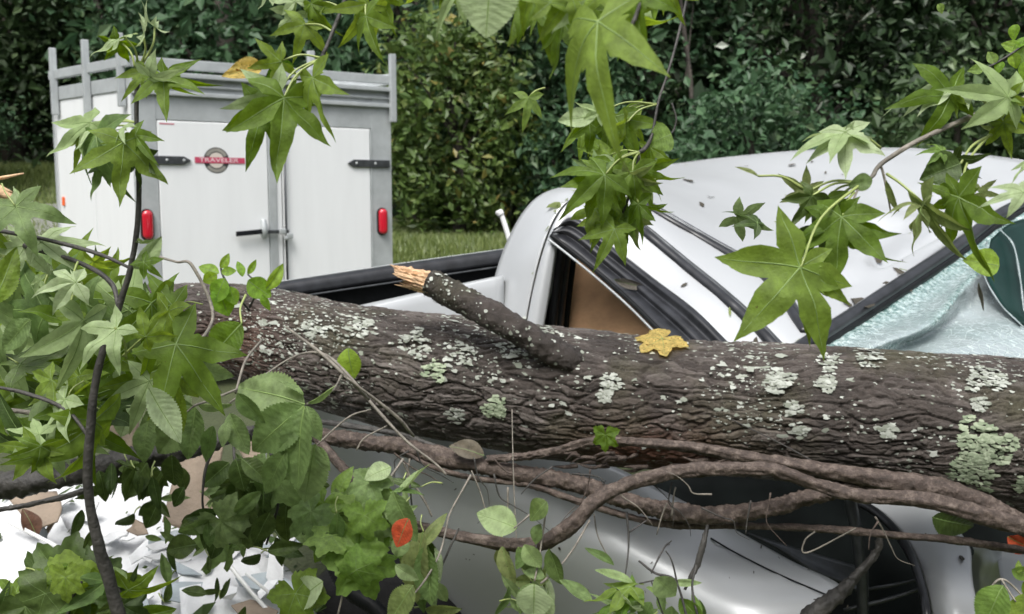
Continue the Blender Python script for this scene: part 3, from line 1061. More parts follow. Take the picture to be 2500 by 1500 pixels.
    patch('window_seal', rows, 'rubber', t, 7, 3, 0.015, 5, 9.0)
    tube_px('window_trim', [(x - 3, y + 6, d - 0.02, 3.2) for x, y, d in lo], 'alu', t, 6, 6)
    tube_px('window_trim', [(x + 4, y - 4, d - 0.03, 5) for x, y, d in lo], 'plastic', t, 6, 6)
    # what shows through the window: belt post, black verticals, tan trim
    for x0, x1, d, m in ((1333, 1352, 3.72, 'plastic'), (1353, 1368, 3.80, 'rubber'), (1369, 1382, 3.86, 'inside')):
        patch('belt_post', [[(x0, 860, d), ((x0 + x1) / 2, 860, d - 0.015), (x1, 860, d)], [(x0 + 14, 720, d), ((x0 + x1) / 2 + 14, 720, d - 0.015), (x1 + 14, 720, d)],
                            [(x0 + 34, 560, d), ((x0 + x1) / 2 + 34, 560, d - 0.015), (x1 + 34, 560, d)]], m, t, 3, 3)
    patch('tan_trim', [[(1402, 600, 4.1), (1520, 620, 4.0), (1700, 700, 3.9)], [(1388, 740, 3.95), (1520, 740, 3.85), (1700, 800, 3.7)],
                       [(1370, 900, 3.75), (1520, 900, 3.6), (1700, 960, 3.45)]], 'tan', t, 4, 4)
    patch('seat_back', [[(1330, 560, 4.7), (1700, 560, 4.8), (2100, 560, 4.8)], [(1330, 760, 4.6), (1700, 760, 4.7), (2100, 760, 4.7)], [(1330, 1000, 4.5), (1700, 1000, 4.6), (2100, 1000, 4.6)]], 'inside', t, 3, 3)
    # windscreen edge trim and glass
    edge = [(1940, 862, 3.04), (1985, 832, 3.10), (2090, 765, 3.34), (2200, 692, 3.58), (2350, 592, 4.06), (2435, 528, 4.30), (2520, 486, 4.55), (2680, 424, 4.86)]
    tube_px('windscreen_trim', [(x, y, d - 0.01, 20 * 3.3 / d) for x, y, d in edge], 'rubber', t, 8, 6)
    tube_px('windscreen_trim', [(x + 9, y + 16, d - 0.02, 12 * 3.3 / d) for x, y, d in edge], 'plastic', t, 8, 6)
    ws = [
        [(1975, 850, 3.06), (2110, 770, 3.38), (2215, 702, 3.60), (2355, 608, 4.06), (2440, 545, 4.30), (2680, 440, 4.86)],
        [(2020, 868, 3.04), (2150, 800, 3.28), (2250, 745, 3.48), (2375, 655, 3.86), (2455, 600, 4.08), (2690, 500, 4.60)],
        [(2060, 880, 3.02), (2165, 835, 3.14), (2275, 790, 3.26), (2360, 700, 3.62), (2450, 640, 3.95), (2700, 550, 4.40)],
        [(2100, 890, 3.06), (2200, 850, 3.24), (2300, 800, 3.44), (2390, 740, 3.66), (2475, 690, 3.86), (2720, 600, 4.20)],
        [(2160, 910, 3.02), (2280, 880, 3.12), (2380, 840, 3.26), (2460, 800, 3.42), (2550, 750, 3.60), (2760, 660, 3.95)],
        [(2240, 950, 2.98), (2380, 930, 3.05), (2480, 910, 3.12), (2560, 880, 3.20), (2660, 840, 3.32), (2840, 760, 3.60)],
    ]
    v, q = patch_geo(ws, 18, 18, 0.035, 9, 12.0)
    nu_, nv_ = 5 * 18 + 1, 5 * 18 + 1
    rr_, cc_ = np.divmod(np.arange(len(v)), nu_)
    rr_, cc_ = rr_ / (nv_ - 1), cc_ / (nu_ - 1)
    fold = 0.42 + 0.10 * np.sin(cc_ * 7)
    crush = np.exp(-(rr_ / 0.22) ** 2) + 0.9 * np.exp(-((rr_ - fold) / 0.08) ** 2) + 0.5 * (fbm(v * 6, 51, 3) - 0.45)
    crush = np.clip(crush, 0, 1)
    v = v + np.array(FWD)[None, :] * ((fbm(v * 45, 52, 3) - 0.45) * 0.035 * crush)[:, None]
    np_mesh_obj('windscreen', v, q, 'glass', t, smooth=False, attrs={'crush': crush})
    hole = [[(2418, 585, 3.93), (2470, 545, 4.02), (2560, 520, 4.2)], [(2405, 660, 3.70), (2470, 650, 3.78), (2590, 620, 3.95)], [(2440, 735, 3.54), (2500, 760, 3.55), (2600, 745, 3.7)], [(2490, 790, 3.42), (2530, 800, 3.45), (2620, 800, 3.5)]]
    patch('clear_glass', hole, 'dark_glass', t, 6, 6, 0.02, 4, 6.0, 0.003)
    for pts in ([(2440, 560, 3.93, 3), (2475, 600, 3.83, 4), (2490, 680, 3.66, 4), (2500, 760, 3.50, 3)], [(2410, 590, 3.9, 3), (2400, 660, 3.67, 3), (2440, 740, 3.5, 3), (2500, 800, 3.4, 3)]):
        tube_px('glass_crease', [(x, y, d, r * 0.6) for x, y, d, r in pts], 'glass', t, 5, 8, 0.5, 2)
    # bed: far wall with black rail cap, near wall, floor, tailgate end
    patch('bed_far_wall', [[(1260, 628, 5.02), (960, 670, 4.78), (600, 724, 4.48)], [(1260, 700, 5.04), (960, 745, 4.80), (600, 800, 4.50)], [(1260, 900, 5.06), (960, 950, 4.82), (600, 1000, 4.52)]], 'plastic', t, 5, 4)
    patch('bed_rail_cap', [[(1260, 607, 5.12), (960, 649, 4.88), (600, 703, 4.58)], [(1260, 606, 5.04), (960, 648, 4.80), (600, 702, 4.50)], [(1260, 612, 4.97), (960, 655, 4.73), (600, 709, 4.43)], [(1260, 640, 4.96), (960, 684, 4.72), (600, 738, 4.42)]], 'rubber', t, 6, 4, 0, 0, 4, 0.006)
    tube_px('bed_rail_line', [(1260, 605, 5.06, 2.2), (960, 647, 4.82, 2.2), (600, 701, 4.52, 2.2)], 'alu', t, 6, 4)  # light grey line put in for the highlight along the rail's top edge
    tube_px('bed_rail_line', [(1260, 646, 4.95, 2.5), (960, 690, 4.71, 2.5), (600, 744, 4.41, 2.5)], 'steel', t, 6, 4)
    patch('bed_near_wall', [[(1230, 672, 3.85), (1080, 703, 3.75), (900, 742, 3.6), (640, 800, 3.45)], [(1230, 684, 3.72), (1080, 716, 3.62), (900, 756, 3.5), (640, 815, 3.35)],
                            [(1230, 700, 3.69), (1080, 732, 3.59), (900, 772, 3.47), (640, 830, 3.33)], [(1230, 1000, 3.66), (1080, 1010, 3.56), (900, 1030, 3.45), (640, 1060, 3.33)], [(1230, 1300, 3.7), (1080, 1300, 3.6), (900, 1300, 3.5), (640, 1300, 3.4)]], 'paint', t, 6, 5, 0.01)
    patch('bed_floor', [[(1300, 860, 5.0), (620, 960, 4.5)], [(1260, 1000, 3.7), (640, 1080, 3.4)]], 'plastic', t, 4, 4)
    # whip of the aerial behind the cab
    tube_px('aerial', [(1248, 600, 4.3, 7.0), (1236, 560, 4.3, 6.6), (1226, 530, 4.3, 6.4), (1222, 522, 4.3, 6.4)], 'white_plastic', t, 8, 4)
    tube_px('aerial_cap', [(1224, 526, 4.3, 9), (1219, 518, 4.3, 10), (1217, 514, 4.3, 8)], 'white_plastic', t, 10, 3)
    # crumpled door
    door = [
        [(930, 1015, 3.22), (1200, 1045, 3.14), (1450, 1120, 3.10), (1650, 1215, 3.08), (1800, 1298, 3.06)],
        [(960, 1150, 3.16), (1230, 1190, 3.05), (1480, 1250, 3.02), (1720, 1335, 2.97), (1930, 1370, 2.96)],
        [(1000, 1300, 3.18), (1260, 1330, 3.04), (1500, 1370, 2.96), (1770, 1420, 2.85), (2056, 1437, 2.84)],
        [(1030, 1480, 3.32), (1280, 1490, 3.18), (1520, 1500, 2.98), (1790, 1505, 2.76), (1986, 1503, 2.76)],
        [(1060, 1680, 3.56), (1300, 1680, 3.42), (1540, 1680, 3.10), (1760, 1660, 2.74), (1880, 1640, 2.70)],
    ]
    do = patch('door', door, 'paint', t, 10, 8, 0.03, 12, 2.6)
    rv = np.empty(len(do.data.vertices) * 3)
    do.data.vertices.foreach_get('co', rv)
    rx, ry, rd = to_px(rv.reshape(-1, 3))
    tube_px('door_crease', snap([(1735, 1314, 2.93, 2.2), (1800, 1352, 2.915, 2.2), (1900, 1402, 2.885, 2.2), (2030, 1458, 2.835, 2.2)], 0.010), 'plastic', t, 5, 2)
    # near-black sheet standing in for the shade between the bent panels
    patch('cab_shade_sheet', [[(1600, 1150, 3.45), (2100, 1150, 3.45), (2700, 1180, 3.4)], [(1600, 1350, 3.4), (2100, 1350, 3.4), (2700, 1350, 3.4)], [(1700, 1650, 3.3), (2100, 1650, 3.3), (2700, 1650, 3.3)]], 'inside', t, 4, 4, 0.05)
    patch('inner_panel', [[(1820, 1300, 3.06), (1950, 1340, 3.06), (2120, 1390, 3.08)], [(1900, 1340, 3.04), (2000, 1385, 3.04), (2120, 1430, 3.06)], [(1990, 1400, 3.02), (2050, 1420, 3.02), (2120, 1460, 3.04)]], 'steel', t, 4, 4)
    tube_px('hinge_post', [(2075, 1210, 3.02, 16), (2088, 1280, 3.0, 15), (2098, 1360, 2.98, 14), (2105, 1430, 2.98, 14), (2110, 1560, 3.0, 14)], 'steel', t, 4, 5, 0.12, 3)
    seal = [(2065, 1215, 3.20, 9), (2130, 1245, 3.12, 11), (2185, 1295, 3.01, 11), (2225, 1360, 2.89, 11), (2250, 1430, 2.79, 11), (2262, 1500, 2.70, 11), (2266, 1600, 2.66, 11)]
    tube_px('door_seal', seal, 'rubber', t, 8, 7)
    fen = [
        [(2100, 1215, 3.22), (2190, 1215, 3.20), (2290, 1230, 3.18)],
        [(2170, 1265, 3.10), (2240, 1262, 3.06), (2310, 1268, 3.05)],
        [(2222, 1330, 2.96), (2290, 1330, 2.90), (2366, 1332, 2.90)],
        [(2258, 1420, 2.82), (2310, 1420, 2.74), (2374, 1420, 2.75)],
        [(2276, 1500, 2.72), (2325, 1500, 2.64), (2388, 1500, 2.65)],
        [(2286, 1620, 2.66), (2335, 1620, 2.58), (2398, 1620, 2.60)],
    ]
    patch('front_fender', fen, 'paint', t, 7, 6, 0.015, 8, 6)
    patch('torn_metal', [[(2366, 1330, 2.96), (2400, 1325, 2.94), (2440, 1340, 2.98)], [(2378, 1400, 2.98), (2405, 1405, 2.93), (2440, 1420, 2.97)], [(2390, 1500, 2.98), (2415, 1490, 2.95), (2445, 1510, 2.98)]], 'alu', t, 8, 8, 0.10, 14, 14)
    patch('bonnet_edge', [[(2430, 1335, 3.06), (2500, 1350, 3.02), (2650, 1380, 2.96)], [(2440, 1420, 2.82), (2510, 1430, 2.78), (2650, 1450, 2.74)], [(2440, 1560, 2.62), (2510, 1560, 2.58), (2650, 1560, 2.54)]], 'paint', t, 5, 5, 0.03, 2, 6)
    for pts in ([(2110, 1440, 3.1, 4), (2200, 1425, 3.05, 4), (2260, 1410, 3.0, 3)], [(2060, 1490, 3.05, 5), (2180, 1460, 3.02, 5), (2262, 1432, 3.0, 4)]):
        tube_px('linkage', pts, 'steel', t, 6, 5, 0.2, 3)
    # rear wheel low behind the leaves
    c = P(930, 1580, 3.35)
    vs, fs = tube_geo([(*(c + Vector((0, 0.12, 0))), 0.25), (*(c + Vector((0, 0.10, 0))), 0.31), (*(c + Vector((0, -0.10, 0))), 0.31), (*(c + Vector((0, -0.12, 0))), 0.25)], 32, 2)
    mesh_obj('wheel', vs, fs, 'tire', t)
    return t


truck = build_truck()


# ------------------------------------------------------------------ fallen tree
TRUNK = [(-350, 770, 3.72, 0.113), (0, 782, 3.50, 0.124), (400, 800, 3.27, 0.139), (600, 815, 3.15, 0.147), (800, 866, 3.04, 0.164), (1000, 908, 2.95, 0.178),
         (1200, 938, 2.87, 0.181), (1400, 966, 2.81, 0.186), (1700, 993, 2.74, 0.181), (2000, 1012, 2.68, 0.184), (2250, 1038, 2.64, 0.191), (2500, 1066, 2.60, 0.200),
         (2900, 1108, 2.52, 0.212)]
trunk_px = {}


def build_fallen_tree():
    t = empty('fallen_tree', P(1400, 966, 2.81), 'thick lichen covered fallen trunk with a snapped branch stub lying across the truck', 'fallen tree')
    w = [(*P(x, y, d), r) for x, y, d, r in TRUNK]
    c = catmull(w, 40)
    seg = np.linalg.norm(np.diff(c[:, :3], axis=0), axis=1)
    s = np.concatenate([[0], np.cumsum(seg)])
    NL, NA = 1080, 420
    ss = np.linspace(0, s[-1], NL)
    c = np.stack([np.interp(ss, s, c[:, k]) for k in range(4)], 1)
    tan = np.gradient(c[:, :3], axis=0)
    tan /= np.linalg.norm(tan, axis=1)[:, None]
    up = np.array([0, 0, 1.0])
    n1 = np.cross(tan, up)
    n1 /= np.linalg.norm(n1, axis=1)[:, None]
    n2 = np.cross(n1, tan)
    ang = np.linspace(0, 2 * np.pi, NA, endpoint=False)
    S, A_ = np.meshgrid(ss, ang, indexing='ij')
    S, A_ = S.ravel(), A_.ravel()
    pc = np.stack([S * 3, np.cos(A_) * 0.8, np.sin(A_) * 0.8], 1)
    # warp, then elongated bark plates in two sizes
    wx = fbm(pc * 1.2, 21, 3) - 0.45
    wy = fbm(pc * np.array([1.3, 2.0, 2.0]), 33, 4) - 0.45
    wz = fbm(pc * np.array([9, 5, 5]), 38, 3) - 0.45
    per1 = 40
    x1 = S * 6.2 + wx * 1.6 + wz * 0.5
    y1 = (A_ / (2 * np.pi) * per1 + wy * 3.2 + wz * 0.55) % per1
    f1, f2, cid = worley2(x1, y1, per1, 2)
    e1 = np.clip((f2 - f1) / 0.15, 0, 1)
    per2 = 92
    x2 = S * 19 + wy * 4 + wz * 1.5
    y2 = (A_ / (2 * np.pi) * per2 + wy * 7.4 + wz * 1.6 + 0.3) % per2
    g1, g2, gid = worley2(x2, y2, per2, 7)
    e2 = np.clip((g2 - g1) / 0.20, 0, 1)
    fine = fbm(pc * np.array([20, 30, 30]), 44, 4) - 0.45
    disp = -0.011 * (1 - e1) ** 1.2 - 0.0045 * (1 - e2) ** 1.2 + 0.005 * cid + 0.0035 * gid + 0.005 * fine
    disp += 0.022 * (fbm(pc * 0.9, 60, 3) - 0.45)
    p = np.repeat(c[:, :3], NA, axis=0)
    r = np.repeat(c[:, 3], NA)
    nrm = np.repeat(n1, NA, axis=0) * np.cos(A_)[:, None] + np.repeat(n2, NA, axis=0) * np.sin(A_)[:, None]
    v0 = p + nrm * r[:, None]
    # swelling at the stub's foot and the torn hollow underneath
    stub_foot = np.array(P(1385, 880, 2.64))
    disp += 0.022 * np.exp(-(np.linalg.norm(v0 - stub_foot, axis=1) / 0.11) ** 2)
    tp = np.array(P(1600, 1125, 2.64))
    torn = np.exp(-(np.linalg.norm((v0 - tp) * np.array([0.55, 1, 1.3]), axis=1) / 0.12) ** 2)
    tp2 = np.array(P(620, 850, 3.02))
    torn += 0.7 * np.exp(-(np.linalg.norm((v0 - tp2) * np.array([0.5, 1, 1.0]), axis=1) / 0.10) ** 2)
    torn = np.clip(torn * (0.5 + 1.2 * fbm(pc * 5, 71, 3)), 0, 1)
    disp -= 0.02 * torn * (0.3 + fine)
    v = p + nrm * (r + disp)[:, None]
    idx = np.arange(NL * NA).reshape(NL, NA)
    nx = np.roll(idx, -1, axis=1)
    q = np.stack([idx[:-1], idx[1:], nx[1:], nx[:-1]], -1).reshape(-1, 4)
    plate = np.clip(0.35 * cid + 0.5 * gid + 0.5 * fine + 0.05, 0, 1)
    np_mesh_obj('trunk', v, q, 'bark', t, attrs={'plate': plate, 'torn': torn})
    px, py, dd = to_px(v)
    front = (nrm @ np.array(FWD)) < 0.15
    trunk_px.update(v=v, n=nrm, px=px, py=py, front=front, S=S, A=A_)

    # lichen flecks, too many to count
    rg = np.random.default_rng(3)
    vis = np.where((nrm @ np.array(FWD)) < 0.3)[0]
    dens = fbm(v[vis] * 3.2, 80, 3) + 0.3 * fbm(v[vis] * 11, 85, 2)
    pr = np.clip((dens - 0.44) * 3.2, 0.10, 1)
    pick = rg.choice(vis, 7500, p=pr / pr.sum())
    vs, fs, tone = [], [], []

    def fleck(i, rad, lift, tn):
        nn = nrm[i] + rg.normal(0, 0.10, 3)
        nn /= np.linalg.norm(nn)
        a = np.cross(nn, tan[i // NA])
        a /= np.linalg.norm(a)
        b = np.cross(nn, a)
        k = 8
        o = len(vs)
        ctr = v[i] + nn * lift
        vs.append(ctr + nn * rad * 0.04)
        ph = rg.random() * 6
        for j in range(k):
            an = 2 * math.pi * j / k + ph
            rr = rad * rg.uniform(0.35, 1.4)
            vs.append(ctr + a * math.cos(an) * rr * 0.7 + b * math.sin(an) * rr * 1.25)
        for j in range(k):
            fs.append((o, o + 1 + j, o + 1 + (j + 1) % k))
        tone.extend([tn] * (k + 1))
    for i in pick:
        fleck(i, min(0.013, rg.lognormal(-5.9, 0.6)), 0.0015, rg.random())
    o = np_mesh_obj('lichen_flecks', np.array(vs), np.array(fs), 'lichen_grey', t, smooth=False, attrs={'tone': np.array(tone)})
    tag(o, kind='stuff')

    # larger rosettes of lichen, one part each
    for (x, y, rpx, m, cnt) in [(2395, 1090, 78, 'lichen_green', 330), (2380, 1150, 60, 'lichen_green', 160), (2500, 1185, 26, 'lichen_green', 50), (1205, 1000, 32, 'lichen_green', 90),
                                (1900, 928, 36, 'lichen_grey', 80), (2015, 932, 26, 'lichen_grey', 45), (1936, 995, 20, 'lichen_grey', 35), (1950, 1052, 22, 'lichen_grey', 45),
                                (2165, 1052, 24, 'lichen_grey', 45), (2395, 918, 42, 'lichen_grey', 60), (2440, 925, 26, 'lichen_grey', 40), (1120, 862, 50, 'lichen_grey', 34),
                                (1010, 835, 45, 'lichen_grey', 60), (1490, 935, 28, 'lichen_grey', 45), (1470, 965, 20, 'lichen_grey', 30), (1060, 905, 30, 'lichen_green', 40), (2120, 868, 40, 'lichen_grey', 45),
                                (2390, 985, 22, 'lichen_grey', 35), (1340, 815, 38, 'lichen_grey', 25), (1240, 850, 36, 'lichen_grey', 22), (760, 800, 32, 'lichen_grey', 35), (880, 790, 36, 'lichen_grey', 45), (2020, 880, 30, 'lichen_grey', 30), (1110, 1015, 24, 'lichen_grey', 30)]:
        vs, fs, tone = [], [], []
        for k in range(int(cnt * 1.7)):
            aa = rg.random() * 6.283
            rr = rpx * math.sqrt(rg.random()) * (0.8 + 0.2 * math.sin(3 * aa + x) + 0.15 * math.sin(7 * aa + y))
            qx, qy = x + rr * math.cos(aa) * 1.05, y + rr * math.sin(aa) * 0.95
            cand = np.where(front & (abs(px - qx) < 6) & (abs(py - qy) < 6))[0]
            if len(cand) == 0:
                continue
            i = cand[np.argmin(dd[cand])]
            fleck(i, rg.uniform(0.003, 0.0085), 0.001 + rg.random() * 0.004, rg.random())
        if fs:
            np_mesh_obj('lichen', np.array(vs), np.array(fs), m, t, smooth=False, attrs={'tone': np.array(tone)})

    # snapped branch stub with a splintered end
    st = [(1460, 930, 2.78, 42), (1390, 884, 2.66, 38), (1320, 840, 2.63, 33), (1240, 792, 2.64, 32), (1150, 742, 2.67, 32), (1085, 708, 2.70, 31), (1045, 692, 2.71, 30)]
    wv = [(*P(x, y, d), r * d / FPX) for x, y, d, r in st]
    sv, sf = tube_geo(wv, 40, 26, 0.05, 4)
    sv = np.array(sv)
    nz = (fbm(sv * 34, 90, 4) - 0.45) + 0.5 * np.abs(fbm(sv * 80, 94, 3) - 0.45)
    ctr = catmull(wv, 26)[:, :3].repeat(40, axis=0)
    dirn = sv - ctr
    dirn /= np.linalg.norm(dirn, axis=1)[:, None] + 1e-9
    sv = sv + dirn * (nz * 0.022)[:, None]
    stub = mesh_obj('branch_stub', sv, sf, 'bark', t)
    for an, val in (('plate', np.clip(-0.12 + 0.7 * fbm(sv * 30, 91, 3), 0, 1)), ('torn', np.zeros(len(sv)))):
        a = stub.data.attributes.new(an, 'FLOAT', 'POINT')
        a.data.foreach_set('value', val.astype(np.float32))
    # pale flecks on the stub's upper side
    fv, ff, ft = [], [], []
    for k in range(420):
        i = rg.integers(0, len(sv))
        if dirn[i] @ np.array(FWD) > 0.2:
            continue
        nn = dirn[i]
        a = np.cross(nn, [1, 0.2, 0.1]); a /= np.linalg.norm(a); b = np.cross(nn, a)
        o = len(fv)
        cc = sv[i] + nn * 0.003
        rad = rg.lognormal(-6.1, 0.5)
        for j in range(7):
            an = 6.283 * j / 7
            rr = rad * rg.uniform(0.6, 1.3)
            fv.append(cc + a * math.cos(an) * rr + b * math.sin(an) * rr)
        ff.append(tuple(range(o, o + 7)))
        ft += [rg.random()] * 7
    lf = mesh_obj('lichen_flecks', fv, ff, 'lichen_grey', None, smooth=False)
    a = lf.data.attributes.new('tone', 'FLOAT', 'POINT')
    a.data.foreach_set('value', np.array(ft, dtype=np.float32))
    lf.parent = stub
    lf['kind'] = 'stuff'
    # splinters of raw wood
    ax = (P(985, 676, 2.71) - P(1050, 693, 2.71))
    ln = ax.length
    ax.normalize()
    e1_ = ax.cross(Vector((0, 0, 1))).normalized()
    e2_ = ax.cross(e1_)
    o0 = P(1052, 694, 2.71)
    # core of raw wood with a ragged end, then single fibres
    ns, nr_ = 40, 14
    cv, cf = [], []
    jag = [0.055 + 0.06 * max(0.0, math.sin(k * 0.157 * 1.0 + 3.6)) + 0.05 * abs(rg.normal(0, 0.45)) for k in range(ns)]
    for r_ in range(nr_):
        w_ = r_ / (nr_ - 1)
        for k in range(ns):
            an = 2 * math.pi * k / ns
            rr = 0.032 * (1 - 0.22 * w_) * (1 + 0.10 * math.sin(k * 2.7) + 0.05 * rg.normal())
            cv.append(o0 + ax * (jag[k] * w_ - 0.012) + e1_ * math.cos(an) * rr + e2_ * math.sin(an) * rr)
    for r_ in range(nr_ - 1):
        for k in range(ns):
            k2 = (k + 1) % ns
            cf.append((r_ * ns + k, r_ * ns + k2, (r_ + 1) * ns + k2, (r_ + 1) * ns + k))
    cv.append(o0 + ax * 0.03)
    for k in range(ns):
        cf.append(((nr_ - 1) * ns + k, (nr_ - 1) * ns + (k + 1) % ns, nr_ * ns))
    o = mesh_obj('broken_end', cv, cf, 'wood', None, smooth=False)
    o.parent = stub
    for k in range(18):
        an = rg.random() * 6.283
        rr = math.sqrt(rg.random()) * 0.031
        st0 = o0 + e1_ * math.cos(an) * rr + e2_ * math.sin(an) * rr
        L = rg.uniform(0.04, 0.08) + (0.05 * rg.random() if math.sin(an + 0.6) > 0.3 else 0)
        w0 = rg.uniform(0.0025, 0.006)
        dv = (ax + Vector(rg.normal(0, 0.12, 3))).normalized()
        pts = [(*(st0 - ax * 0.01), w0), (*(st0 + dv * L * 0.6), w0 * 0.9), (*(st0 + dv * L * 0.85), w0 * 0.5), (*(st0 + dv * L), w0 * 0.1)]
        vv, ff2 = tube_geo(pts, 4, 3, 0.3, k)
        o = mesh_obj('splinter', vv, ff2, 'wood', None, smooth=False)
        o.parent = stub
    # torn strips of bark under the trunk near the vines
    for k in range(26):
        x = rg.uniform(1400, 1800)
        y = rg.uniform(1105, 1160)
        L = rg.uniform(25, 80)
        d = 2.62 + rg.uniform(-0.03, 0.03)
        tube = [(x, y, d, rg.uniform(3, 7)), (x - L * 0.5, y + rg.uniform(-3, 9), d - 0.01, rg.uniform(3, 6)), (x - L, y + rg.uniform(-4, 16), d - 0.005, 1)]
        tube_px('bark_strip', tube, 'vine', t, 5, 4, 0.3, k)
    return t


fallen = build_fallen_tree()


# ------------------------------------------------------------------ woody vines
def vine(label, pts, mat='vine', sides=10, wob=0.14, seed=0, group='woody vines along the trunk', name='woody_vine'):
    pts = [(x, y, d, r * 0.78) for x, y, d, r in pts]
    o = tube_px(name, pts, mat, None, sides + 8, 34, wob * 0.4, seed)
    v = np.empty(len(o.data.vertices) * 3)
    o.data.vertices.foreach_get('co', v)
    v = v.reshape(-1, 3)
    n = np.empty(len(v) * 3)
    o.data.vertices.foreach_get('normal', n)
    n = n.reshape(-1, 3)
    ns = sides + 8
    k = np.arange(len(v)) % ns
    ring = np.arange(len(v)) // ns
    rad = np.mean([p[3] for p in pts]) / 18
    step = np.linalg.norm(v[ns] - v[0])
    a = k * 2 * np.pi / ns
    q = np.stack([ring * step * 16, np.cos(a) * 1.7, np.sin(a) * 1.7], 1)
    ridg = fbm(q, 12 + seed, 4) - 0.45
    flake = fbm(q * np.array([5, 3.5, 3.5]), 15 + seed, 3) - 0.45
    v = v + n * ((ridg * 0.017 + flake * 0.013) * rad)[:, None]
    o.data.vertices.foreach_set('co', v.ravel())
    return tag(o, label, 'vine', group)


vine('long rough vine sagging in a loop below the trunk', [(765, 1060, 2.62, 12), (790, 1090, 2.60, 14), (860, 1168, 2.55, 15), (960, 1262, 2.50, 16), (1080, 1300, 2.47, 17), (1220, 1326, 2.45, 19), (1320, 1326, 2.44, 22), (1395, 1282, 2.43, 25), (1455, 1222, 2.42, 22),
      (1540, 1178, 2.41, 20), (1650, 1152, 2.40, 21), (1790, 1146, 2.39, 20), (1890, 1150, 2.38, 20), (2000, 1187, 2.36, 20), (2100, 1212, 2.34, 21), (2250, 1222, 2.33, 24), (2400, 1258, 2.32, 28), (2520, 1290, 2.31, 30), (2700, 1340, 2.3, 30)], seed=1, sides=14)
vine('thickest reddish vine running just under the trunk', [(740, 1058, 2.76, 22), (860, 1075, 2.72, 24), (960, 1088, 2.69, 25), (1060, 1112, 2.66, 26), (1200, 1145, 2.62, 26), (1340, 1168, 2.60, 26), (1450, 1195, 2.58, 26), (1540, 1226, 2.55, 25), (1640, 1250, 2.52, 28), (1760, 1258, 2.49, 27),
      (1880, 1240, 2.47, 26), (1985, 1212, 2.46, 24), (2080, 1190, 2.45, 24), (2170, 1180, 2.45, 20)], seed=2, sides=14)
vine('vine hugging the lower face of the trunk and thickening rightwards', [(1190, 1122, 2.60, 10), (1260, 1116, 2.585, 11), (1340, 1104, 2.57, 12), (1440, 1080, 2.55, 13), (1540, 1078, 2.53, 14), (1700, 1094, 2.51, 16), (1850, 1120, 2.48, 18), (2000, 1146, 2.45, 22), (2150, 1172, 2.42, 28),
      (2280, 1190, 2.40, 32), (2380, 1222, 2.385, 32), (2470, 1268, 2.375, 32), (2600, 1330, 2.36, 32)], seed=3, sides=14)
vine('thin straight stem crossing in front of the crushed door', [(980, 1100, 2.66, 6), (1060, 1142, 2.64, 8), (1160, 1168, 2.62, 9), (1290, 1184, 2.60, 10), (1400, 1220, 2.58, 11), (1520, 1258, 2.56, 10), (1640, 1282, 2.54, 11), (1800, 1284, 2.52, 10), (1980, 1290, 2.50, 11), (2170, 1306, 2.48, 12),
      (2350, 1322, 2.46, 12), (2520, 1348, 2.44, 12), (2700, 1370, 2.42, 12)], seed=4)
vine('slender dark stem skirting the underside of the trunk at left', [(720, 1022, 2.84, 6), (800, 1032, 2.82, 8), (900, 1048, 2.78, 9), (980, 1062, 2.74, 8), (1080, 1095, 2.70, 8), (1180, 1122, 2.66, 7)], mat='twig', seed=5)
vine('short bent stem dropping across the open door gap', [(2150, 1300, 2.66, 9), (2140, 1350, 2.66, 10), (2095, 1400, 2.66, 14), (2050, 1450, 2.66, 22), (1985, 1500, 2.66, 26), (1930, 1560, 2.68, 28)], mat='twig', seed=6, wob=0.3)
vine('broken dead stick hanging below the vines beside the door', [(1728, 1282, 2.48, 5), (1716, 1330, 2.47, 9), (1702, 1380, 2.47, 9), (1686, 1410, 2.47, 7), (1672, 1440, 2.47, 3)], mat='twig', seed=7, wob=0.2, name='dead_stick')


# ------------------------------------------------------------------ leaves
def polar_leaf(outline, rings, zf, lobes, vein_w, seed):
    """star-shaped blade about the leaf-stalk joint"""
    n = len(outline)
    vs, fs, fm = [(0, 0, zf(0, 0))], [], []
    for r in range(1, rings + 1):
        w = (r / rings) ** 0.85
        for (x, y) in outline:
            vs.append((x * w, y * w, zf(x * w, y * w)))
    for i in range(n):
        fs.append((0, 1 + i, 1 + (i + 1) % n))
        for r in range(rings - 1):
            a, b = 1 + r * n + i, 1 + r * n + (i + 1) % n
            fs.append((a, a + n, b + n, b))
    fm = [0] * len(fs)
    for (ang, ln) in lobes:
        k = 9
        pts = []
        for j in range(k + 1):
            t = j / k * ln * 0.93
            x, y = t * math.cos(ang), t * math.sin(ang)
            pts.append((x, y, zf(x, y), vein_w * (1 - 0.8 * j / k)))
        v2, f2 = tube_geo(pts, 4, 1, cap=False, smoothpath=False)
        o = len(vs)
        vs += [tuple(q) for q in v2]
        fs += [tuple(i + o for i in f) for f in f2]
        fm += [1] * len(f2)
    return vs, fs, fm


